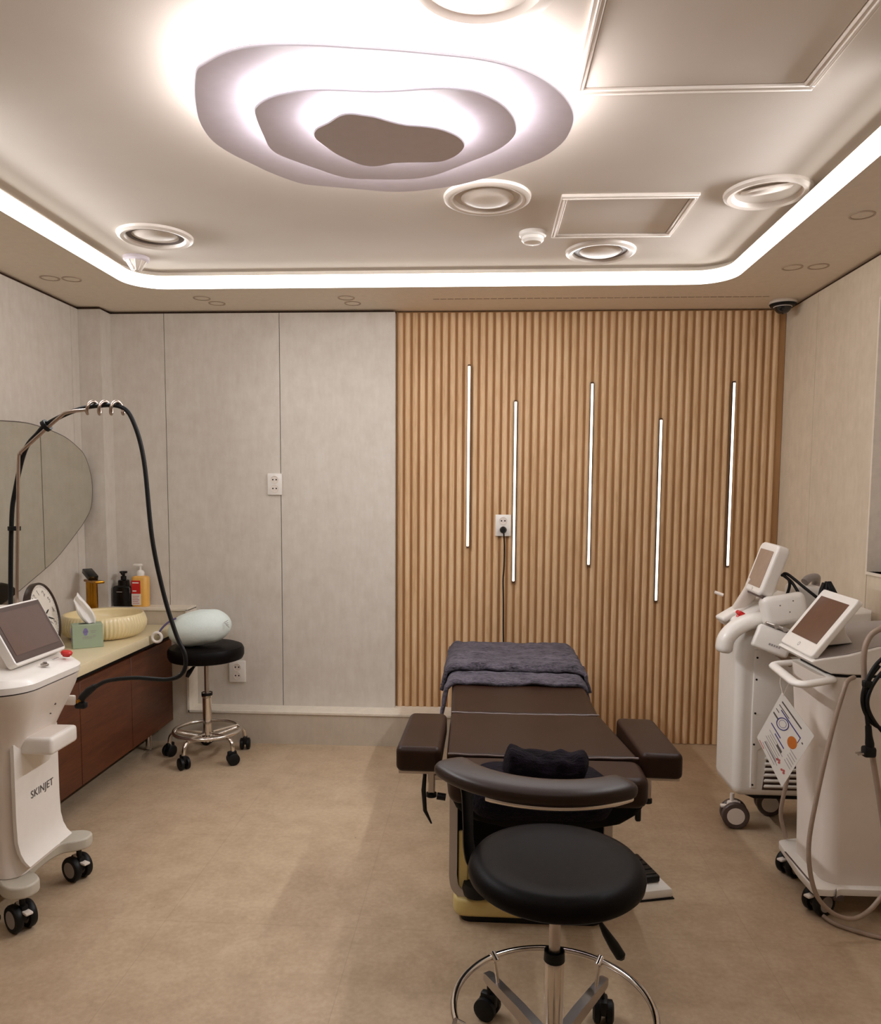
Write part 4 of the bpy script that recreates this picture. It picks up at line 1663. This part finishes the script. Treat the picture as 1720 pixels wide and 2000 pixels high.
# backrest
BCX, BCY, BR = .163, 1.868, .252
arc = []
rad = []
NA = 44
for k in range(NA + 1):
    u = k / NA
    a = radians(197 + (314 - 197) * u)
    arc.append((BCX + BR * cos(a), BCY + BR * sin(a), .753 + .004 * sin(pi * u)))
    e = min(u, 1 - u) / .07
    rad.append(1 if e >= 1 else max(.12, math.sqrt(max(0, 1 - (1 - e) ** 2))))
b = new()
rows = []
for i, p in enumerate(arc):
    a = radians(197 + (314 - 197) * i / NA)
    o_ = Vector((cos(a), sin(a), 0))
    wr, hr = .040 * (1.12 - .16 * i / NA), .019
    row = []
    for j in range(20):
        q = 2 * pi * j / 20
        cx_, cz_ = cos(q), sin(q)
        ex_ = abs(cx_) ** .7 * (1 if cx_ > 0 else -1)
        ez_ = abs(cz_) ** .7 * (1 if cz_ > 0 else -1)
        row.append(Vector(p) + o_ * (wr * ex_ * rad[i]) + Vector((0, 0, hr * ez_ * rad[i] + .004 * ex_ * rad[i] * -1)))
    rows.append(row)
loft(b, rows)
o = obj('backrest', b, 'leather', t, angle=60)
b = new()
tube(b, [(BCX + (BR + .012) * cos(radians(q)), BCY + (BR + .012) * sin(radians(q)), .727) for q in range(236, 312, 3)], .0075, 12)
obj('support_rail', b, 'chrome', o)
b = new()
P = spline([(-.046, 1.785, .742), (-.034, 1.818, .690), (-.029, 1.832, .60), (-.026, 1.834, .525), (-.008, 1.826, .486), (.06, 1.79, .484)], 6)
tube(b, P, [.9 if i < 3 else 1 for i in range(len(P))], 14, flat=(.030, .009))
obj('support_arm', b, 'black', t)

# ================================================================== right rear device
t = thing('laser_device', 'tall white laser machine with red button and small screen against the oak wall', 'medical device', (1.25, 3.3, 0))
RX, RY = 1.045, 3.125


def side_prism(prof_, y0, y1, r=0, seg=3, bb=None):
    bb = bb or new()
    mm = Matrix(((1, 0, 0, 0), (0, 0, -1, 0), (0, 1, 0, 0), (0, 0, 0, 1)))   # local x->x, y->z, z->-y
    prism(bb, prof_, -y1, -y0, r, seg, edges='caps', mat=mm)
    return bb


prof = [(RX + .03, .158), (RX + .004, .175), (RX, .20), (RX - .002, .50), (RX - .002, .74), (RX + .004, .80), (RX + .025, .845), (RX + .07, .885), (RX + .14, .905), (RX + .30, .93), (RX + .53, .94), (RX + .53, .158)]
b = side_prism(prof, RY, 3.39, .035, 5)
obj('body', b, 'white', t, angle=50)
# near service panel with screws and vents
b = side_prism([(RX + .065, .20), (RX + .060, .50), (RX + .062, .775), (RX + .14, .80), (RX + .22, .78), (RX + .28, .72), (RX + .36, .69), (RX + .36, .42), (RX + .17, .40), (RX + .09, .36), (RX + .09, .20)], RY - .010, RY + .01, .006, 2)
pn = obj('side_panel', b, 'white', t)
b = new()
for z_ in (.745, .655, .515, .385, .215):
    lathe(b, [(.0042, -.001), (.0042, .002), (0, .002)], (0, 0, 0), 12, mat=Matrix.Translation((RX + .072, RY - .010, z_)) @ Matrix.Rotation(pi / 2, 4, 'X'))
obj('screw', b, 'black', pn)
b = new()
for k in range(10):
    z_ = .205 + .0235 * k
    x0 = RX + .12 + .004 * max(0, k - 5)
    mm = frame3((RX + .25, RY - .002, z_), (1, 0, 0), (0, -.8, .6))
    box(b, (x0 - RX - .25, -.014, -.006), (.13, .014, .004), .003, 1, mat=mm)
obj('vent_louvre', b, 'white', t)
b = side_prism([(RX + .115, .192), (RX + .37, .192), (RX + .37, .43), (RX + .14, .43)], RY - .002, RY + .004)
obj('vent_back', b, 'reveal', t)
b = side_prism([(RX + .0, .27), (RX + .05, .155), (RX + .10, .135), (RX + .50, .135), (RX + .50, .17), (RX + .06, .17), (RX + .02, .27)], RY + .045, 3.36, .004, 1)
obj('chassis', b, 'black', t)
# thick curved handle shell on the near shoulder
b = new()
sh = spline([(.976, 3.10, .770), (.984, 3.10, .822), (1.015, 3.10, .862), (1.065, 3.10, .892), (1.125, 3.10, .902), (1.175, 3.10, .876)], 6)
tube(b, sh, [.026, .034, .036, .036, .036, .036, .036] + [.036] * (len(sh) - 8) + [.022], 18, flat=(.9, 1.25))
obj('shoulder_handle', b, 'white', t, angle=70)
# upper deck with button, lip and neck
b = new()
mm = frame3((1.092, 3.24, .905), (.70, .10, .40), (-.1, .99, 0))
box(b, (-.075, -.10, -.03), (.18, .10, .022), .02, 3, mat=mm)
obj('deck', b, 'white', t)
b = new()
mm2 = mm @ Matrix.Translation((-.035, 0, .026))
box(b, (-.06, -.035, -.012), (.20, .045, .012), .010, 3, mat=mm2)
obj('lip', b, 'white', t)
b = new()
mm = frame3((1.040, 3.13, .905), (1, 0, -.5), (0, 1, 0))
lathe(b, [(0, 0), (.011, 0), (.011, .010), (.020, .014), (.021, .022), (.016, .028), (0, .030)], (0, 0, 0), 24, mat=mm)
obj('emergency_button', b, 'red', t, 'red emergency stop button')
b = new()
tube(b, spline([(1.082, 3.24, .930), (1.094, 3.22, .965), (1.108, 3.19, 1.01), (1.122, 3.17, 1.06)], 4), .034, 18, flat=(.7, 1.2))
obj('neck', b, 'white2', t)
# screen head
sb = Vector((1.078, 3.10, 1.020))
st = Vector((1.140, 3.10, 1.205))
uv = (st - sb).normalized()
ex = Vector((.03, -1, -.04)).normalized()
m = frame3((sb + st) / 2, ex, uv)
b = new()
prism(b, [(p[0], p[1]) for p in rrect(-.088, .088, -.104, .106, .026)], -.052, .0, .012, 3, edges='caps', mat=m)
hd = obj('screen_head', b, 'white', t, angle=50)
b = new()
prism(b, [(p[0], p[1]) for p in rrect(-.064, .064, -.076, .076, .004)], -.001, .0014, mat=m)
obj('glass', b, 'screen3', hd)
b = new()
box(b, (-.09, -.112, -.045), (.09, -.099, -.010), .006, 2, mat=m)
obj('trim', b, 'bezel', hd)
b = new()
lathe(b, [(.006, 0), (.006, .0006), (.0045, .0006)], (0, -.087, .0002), 16, mat=m)
obj('home_mark', b, 'ink_grey', hd)
# handpiece cradle boxes
m1 = frame3((1.175, 3.02, .955), (.88, -.10, .18), (-.25, .2, .95))
b = new()
box(b, (-.080, -.058, -.05), (.080, .062, .05), .024, 4, mat=m1)
o = obj('handpiece_cradle', b, 'white', t, 'upper rounded cradle box')
b = new()
for u, v in ((-.02, .02), (.03, .03), (.01, -.01)):
    lathe(b, [(.0025, 0), (.0025, .001), (0, .001)], (u, v, .0502), 10, mat=m1)
obj('screw', b, 'bezel', o)
m2 = frame3((1.125, 2.985, .838), (.80, -.28, -.28), (.28, .1, .90))
b = new()
box(b, (-.068, -.046, -.045), (.066, .048, .045), .012, 3, mat=m2)
o = obj('handpiece_cradle', b, 'white', t, 'lower square cradle box')
b = new()
for k in range(5):
    box(b, (-.012 + .009 * k, -.020, .0452), (-.006 + .009 * k, -.012, .0458), mat=m2)
obj('print', b, 'ink_grey', o)
b = new()
box(b, (-.05, .050, -.03), (.085, .064, .046), .005, 2, mat=m2)
for u in (-.01, .022):
    lathe(b, [(.009, 0), (.009, .006), (0, .006)], (u, .056, .045), 14, mat=m2)
obj('hinge', b, 'steel', o)
b = new()
rod(b, (1.15, 3.03, .80), (1.22, 3.03, .74), .016, 14)
rod(b, (1.165, 3.05, .775), (1.28, 3.05, .775), .010, 12)
obj('coupling', b, 'greycable', t)
# hook and cables
b = new()
tube(b, spline([(1.34, 3.15, .95), (1.345, 3.15, 1.02), (1.35, 3.15, 1.055), (1.335, 3.12, 1.075), (1.30, 3.10, 1.072), (1.28, 3.09, 1.058)], 6), .016, 14)
obj('cable_hook', b, 'greytop', t)
b = new()
box(b, (1.24, 3.06, .95), (1.345, 3.20, 1.045), .02, 3)
obj('rear_mast', b, 'white', t)
b = new()
for k, pts_ in enumerate(([(1.185, 3.08, 1.085), (1.20, 3.06, 1.092), (1.25, 3.02, 1.045), (1.29, 3.0, 1.01), (1.32, 3.0, .985)],
                          [(1.19, 3.07, 1.085), (1.215, 3.05, 1.06), (1.235, 3.03, 1.02), (1.25, 3.02, .99)],
                          [(1.315, 3.0, 1.065), (1.30, 2.99, 1.03), (1.30, 2.99, .99), (1.32, 3.0, .96)],
                          [(1.325, 3.0, 1.07), (1.318, 2.985, 1.03), (1.325, 2.985, .985)],
                          [(1.33, 3.0, 1.07), (1.335, 2.985, 1.04), (1.35, 2.985, 1.0)],
                          [(1.335, 3.0, 1.07), (1.352, 2.985, 1.03), (1.365, 2.985, 1.00)],
                          [(1.185, 3.07, 1.09), (1.205, 3.05, 1.065), (1.20, 3.05, 1.02), (1.185, 3.06, .99)])):
    tube(b, spline(pts_, 6), .0075 if k > 1 and k < 6 else .006, 8)
obj('cable', b, 'black', t)
b = new()
tube(b, spline([(1.225, 2.985, .905), (1.25, 2.97, .94), (1.275, 2.96, .965), (1.29, 2.97, .975)], 6), .007, 8)
obj('cable', b, 'black', t)
b = new()
for k in range(3):
    rod(b, (RX - .028 + .008 * k, 3.20, .765 + .02 * k), (RX + .012 + .01 * k, 3.20, .83 + .02 * k), .007, 8)
obj('side_grip', b, 'black', t)
b = new()
rod(b, (1.000, 3.32, .985), (1.03, 3.30, .975), .007, 10)
obj('peg', b, 'white2', t)
for x_, y_ in ((1.078, 3.20), (1.46, 3.20), (1.27, 3.34), (1.46, 3.34)):
    caster_big(t, x_, y_, -.12 + pi, .056, hub='white2', tyre='bezel', top_z=.14, brake=(x_ < 1.2), body='white2')

# ================================================================== right front device
t = thing('body_treatment_device', 'white wheeled treatment machine with large tilted tablet, nearest on the right', 'medical device', (1.35, 2.64, 0))
GX, GY0, GY1 = 1.105, 2.512, 2.785
b = new()
loft(b, [rrect(GX + .045, 1.60, GY0, GY1, .05, .108, 8), rrect(GX + .040, 1.60, GY0, GY1, .05, .3, 8), rrect(GX + .012, 1.60, GY0 - .004, GY1 + .004, .05, .70, 8), rrect(GX + .002, 1.60, GY0 - .006, GY1 + .006, .05, .812, 8)])
obj('body', b, 'white2', t, angle=50)
b = new()
loft(b, [rrect(GX + .030, 1.598, GY0, GY1, .045, .810, 8), rrect(GX + .030, 1.598, GY0, GY1, .045, .826, 8)])
obj('seam', b, 'black', t)
# console with curved underside and grey top
b = side_prism([(GX - .030, .868), (GX - .034, .862), (GX - .026, .852), (GX + .005, .836), (GX + .03, .825), (GX + .08, .822), (1.60, .822), (1.60, .945), (1.42, .935), (1.28, .915), (GX + .08, .888), (GX, .874)], GY0 - .012, GY1 + .005, .008, 3)
side_prism([(1.20, .822), (1.60, .822), (1.60, .945), (1.42, .935), (1.28, .915), (1.20, .903)], GY1 - .02, GY1 + .11, .006, 2, b)
obj('console', b, 'white', t, angle=50)
b = side_prism([(GX - .022, .8725), (GX - .022, .870), (1.598, .930), (1.598, .9475), (1.42, .9375), (1.28, .9175), (GX + .08, .8905)], GY0 - .004, GY1 - .003, .0)
side_prism([(1.205, .895), (1.598, .930), (1.598, .9475), (1.42, .9375), (1.28, .9175), (1.205, .9062)], GY1 - .0029, GY1 + .104, .0, 1, b)
obj('console_top', b, 'greytop', t)
# tablet
TL, TR = Vector((1.216, 2.785, 1.066)), Vector((1.210, 2.512, 1.064))
BL, BR_ = Vector((1.082, 2.782, .885)), Vector((1.080, 2.510, .868))
ctr = (TL + TR + BL + BR_) / 4
m = frame3(ctr, (TR - TL), (TL - BL))
b = new()
prism(b, [(p[0], p[1]) for p in rrect(-.137, .137, -.120, .120, .014)], -.018, .003, .005, 2, edges='caps', mat=m)
tb = obj('tablet', b, 'white', t, angle=50)
b = new()
box(b, (-.108, -.072, .002), (.108, .092, .0042), mat=m)
obj('glass', b, 'screen2', tb)
b = new()
lathe(b, [(.0075, 0), (.0075, .0006), (.0055, .0006)], (0, -.096, .0030), 20, mat=m)
obj('home_mark', b, 'ink_grey', tb)
b = side_prism([(1.12, .893), (1.195, 1.00), (1.208, 1.00), (1.222, .94), (1.245, .908)], 2.60, 2.745, .006, 2)
obj('tablet_stand', b, 'white', t)
# handle loop under the console
b = new()
outer_ = rpoly([(1.14, 2.50), (1.035, 2.468), (1.018, 2.50), (1.040, 2.748), (1.065, 2.765), (1.14, 2.765)], .018)
tube(b, [(x_, y_, .806 - (1.14 - x_) * .10) for x_, y_ in outer_], .5, 10, closed=True, flat=(.022, .034))
obj('handle', b, 'white', t, angle=60)
# logo script on the front
b = new()
tube(b, spline([(1.1250, 2.712, .716), (1.1245, 2.722, .726), (1.1245, 2.716, .732), (1.1248, 2.702, .726), (1.1252, 2.706, .714), (1.1256, 2.700, .703), (1.1256, 2.712, .700)], 5), .0012, 6)
for k in range(4):
    tube(b, [(1.1256, 2.693 - .013 * k, .703), (1.1254, 2.688 - .013 * k, .710), (1.1256, 2.684 - .013 * k, .703)], .001, 6)
obj('logo', b, 'ink_grey', t)
# base skirt
b = new()
prism(b, rpoly([(1.118, 2.835), (1.098, 2.60), (1.102, 2.478), (1.172, 2.474), (1.176, 2.484), (1.60, 2.484), (1.60, 2.83), (1.20, 2.86)], .022), .088, .110, .006, 2, edges='caps')
obj('base', b, 'white', t)
b = new()
box(b, (1.165, 2.478, .070), (1.20, 2.80, .089), .004, 1)
box(b, (1.106, 2.50, .1095), (1.112, 2.74, .1125), .001, 1)
obj('base_slot', b, 'bezel', t)
b = new()
box(b, (1.1445, 2.70, .34), (1.149, 2.712, .385), .001, 1)
obj('port', b, 'bezel', t)
caster_big(t, 1.150, 2.79, pi + .45, .043, hub='greytop', top_z=.09)
caster_big(t, 1.142, 2.535, pi + .45, .043, hub='greytop', top_z=.09)
caster_big(t, 1.53, 2.54, pi + .3, .043, hub='greytop', top_z=.09)
caster_big(t, 1.53, 2.78, pi + .3, .043, hub='greytop', top_z=.09)
# taupe cables
b = new()
tube(b, spline([(1.42, 2.46, .955), (1.30, 2.43, 1.000), (1.232, 2.42, .985), (1.200, 2.415, .955), (1.188, 2.41, .90), (1.197, 2.41, .80), (1.222, 2.41, .63), (1.258, 2.41, .45), (1.30, 2.41, .25), (1.36, 2.41, .06)], 8), .0085, 12)
obj('cable', b, 'greycable', t, 'taupe cable looping over the console')
b = new()
tube(b, spline([(1.20, 2.49, .818), (1.165, 2.455, .815), (1.142, 2.43, .79), (1.107, 2.42, .66), (1.066, 2.41, .45), (1.048, 2.41, .28), (1.070, 2.405, .145), (1.120, 2.40, .079), (1.184, 2.40, .056), (1.24, 2.41, .075), (1.29, 2.42, .13), (1.36, 2.43, .25)], 8), .0072, 12)
obj('cable', b, 'greycable', t, 'taupe cable hanging in a loop to the floor')
b = new()
tube(b, spline([(1.14, 2.49, .012), (1.16, 2.455, .008), (1.21, 2.415, .008), (1.28, 2.38, .008), (1.42, 2.35, .008)], 8), .0072, 10)
obj('cable', b, 'greycable', t, 'taupe cable lying on the floor')
b = new()
tube(b, spline([(1.17, 2.82, .60), (1.145, 2.82, .48), (1.138, 2.82, .36), (1.128, 2.83, .27), (1.128, 2.84, .20), (1.15, 2.84, .12)], 8), .0075, 10)
obj('cable', b, 'greycable', t, 'taupe cable behind the machine')

# black power cable bundle with plug
t = thing('power_cable', 'coiled black power cable with plug hanging at the front right machine', 'power cable', (1.22, 2.38, .82))
b = new()
cy = 2.385
tube(b, spline([(1.262, cy, .93), (1.215, cy, .885), (1.186, cy, .825), (1.178, cy, .77), (1.192, cy, .725), (1.225, cy, .69), (1.29, cy, .67)], 7), .0058, 10)
tube(b, spline([(1.285, cy - .008, .90), (1.235, cy - .008, .868), (1.200, cy - .008, .815), (1.190, cy - .008, .76), (1.215, cy - .008, .705), (1.262, cy - .008, .655), (1.31, cy - .008, .63)], 7), .0058, 10)
tube(b, spline([(1.225, cy + .004, .88), (1.197, cy, .84), (1.188, cy, .80), (1.192, cy, .74), (1.198, cy, .695), (1.202, cy, .655)], 7), .0062, 10)
obj('cord', b, 'black', t)
b = new()
tube(b, [(1.200, cy, .690), (1.203, cy, .660), (1.207, cy, .635), (1.209, cy, .615)], [.009, .010, .013, .012], 14)
box(b, (1.186, cy - .016, .592), (1.224, cy + .016, .626), .008, 2)
pl = obj('plug', b, 'black', t)
b = new()
for q in (-.007, .007):
    rod(b, (1.188, cy + q, .604), (1.170, cy + q, .601), .0032, 8)
obj('pin', b, 'steel', pl)
b = new()
box(b, (1.176, cy - .012, .812), (1.202, cy + .010, .834), .005, 2)
obj('cable_tie', b, 'black', t)

# laminated sheet hanging from the handle
T = Vector((1.02, 2.603, .736))
Rg, Bt, Lf = Vector((1.095, 2.514, .615)), Vector((1.029, 2.592, .408)), Vector((.966, 2.667, .557))
n0 = Vector((-sin(radians(50)), -cos(radians(50)), 0))
t = thing('laminated_sheet', 'white laminated card hanging by a corner from the front right machine handle', 'card', T)
ex = (Rg - T)
ey = (T - Lf)
m = frame3((T + Rg + Bt + Lf) / 4, (Rg - T).normalized() + (Bt - Lf).normalized(), (T - Lf).normalized() + (Rg - Bt).normalized())
# outline in its own plane
q = [m.inverted() @ p for p in (Lf, Bt, Rg, T)]
b = new()
prism(b, rpoly([(p.x, p.y) for p in q], .006), -.0008, .0008, mat=m)
sh = obj('sheet', b, 'paper', t)
x0 = min(p.x for p in q) + .012
x1 = max(p.x for p in q) - .012


def P4(u, v):
    """point of the card: u along reading direction 0..1, v up 0..1"""
    a_ = q[0] * (1 - u) + q[1] * u
    c_ = q[3] * (1 - u) + q[2] * u
    return a_ * (1 - v) + c_ * v


def bar(bb, u0, u1, v0, v1):
    prism(bb, [(P4(u, v).x, P4(u, v).y) for u, v in ((u0, v0), (u1, v0), (u1, v1), (u0, v1))], .0007, .0012, mat=m)


b = new()
for (u0, u1, v0, v1) in ((.10, .72, .875, .900), (.08, .40, .80, .815), (.45, .62, .30, .335), (.05, .20, .60, .63), (.06, .16, .70, .715), (.86, .90, .74, .76)):
    bar(b, u0, u1, v0, v1)
obj('print', b, 'ink', sh)
b = new()
for k in range(7):
    bar(b, .16 + .03 * (k % 3), .62 + .06 * (k % 2), .065 + .045 * k, .075 + .045 * k)
for k in range(5):
    bar(b, .74 + .02 * (k % 2), .95, .30 + .05 * k, .31 + .05 * k)
bar(b, .20, .62, .115, .14)
obj('print', b, 'ink_grey', sh, 'grey lines of small text')
b = new()
bar(b, .17, .80, .765, .785)
bar(b, .785, .80, .68, .785)
c0 = P4(.34, .64)
tube(b, [tuple(m @ Vector((c0.x + .021 * cos(2 * pi * k / 28), c0.y + .021 * sin(2 * pi * k / 28), .0009))) for k in range(28)], .0017, 6, closed=True)
tube(b, [tuple(m @ Vector((c0.x + .013 * cos(2 * pi * k / 28), c0.y + .013 * sin(2 * pi * k / 28), .0009))) for k in range(28)], .0007, 6, closed=True)
bar(b, .12, .45, .44, .46)
bar(b, .30, .62, .39, .41)
obj('print', b, 'ink_blue', sh, 'blue circle and frame lines')
b = new()
c1 = P4(.70, .60)
lathe(b, [(1, .0006), (1, .0013), (0, .0013)], (0, 0, 0), 24, mat=m @ Matrix.Translation((c1.x, c1.y, 0)) @ Matrix.Rotation(radians(-35), 4, 'Z') @ Matrix.Diagonal((.022, .017, 1, 1)))
obj('print', b, 'ink_orange', sh, 'orange round picture')
b = new()
for (u, v) in ((.648, .178), (.84, .16)):
    c2 = P4(u, v)
    for k in range(3):
        lathe(b, [(.0045, .0006), (.0045, .0012), (0, .0012)], (c2.x + .006 * (k - 1), c2.y + .005 * (k % 2), 0), 10, mat=m)
bar(b, .08, .26, .02, .035)
obj('print', b, 'ink_red', sh, 'small red marks')
b = new()
tube(b, [tuple(T + Vector((.002, -.004, -.012))), tuple(T + Vector((-.004, .012, .03))), (1.028, 2.635, .805)], .0012, 6)
tube(b, [tuple(T + Vector((.002, -.004, -.012))), tuple(T + Vector((.01, -.02, .03))), (1.034, 2.56, .790)], .0012, 6)
obj('string', b, 'white2', t)
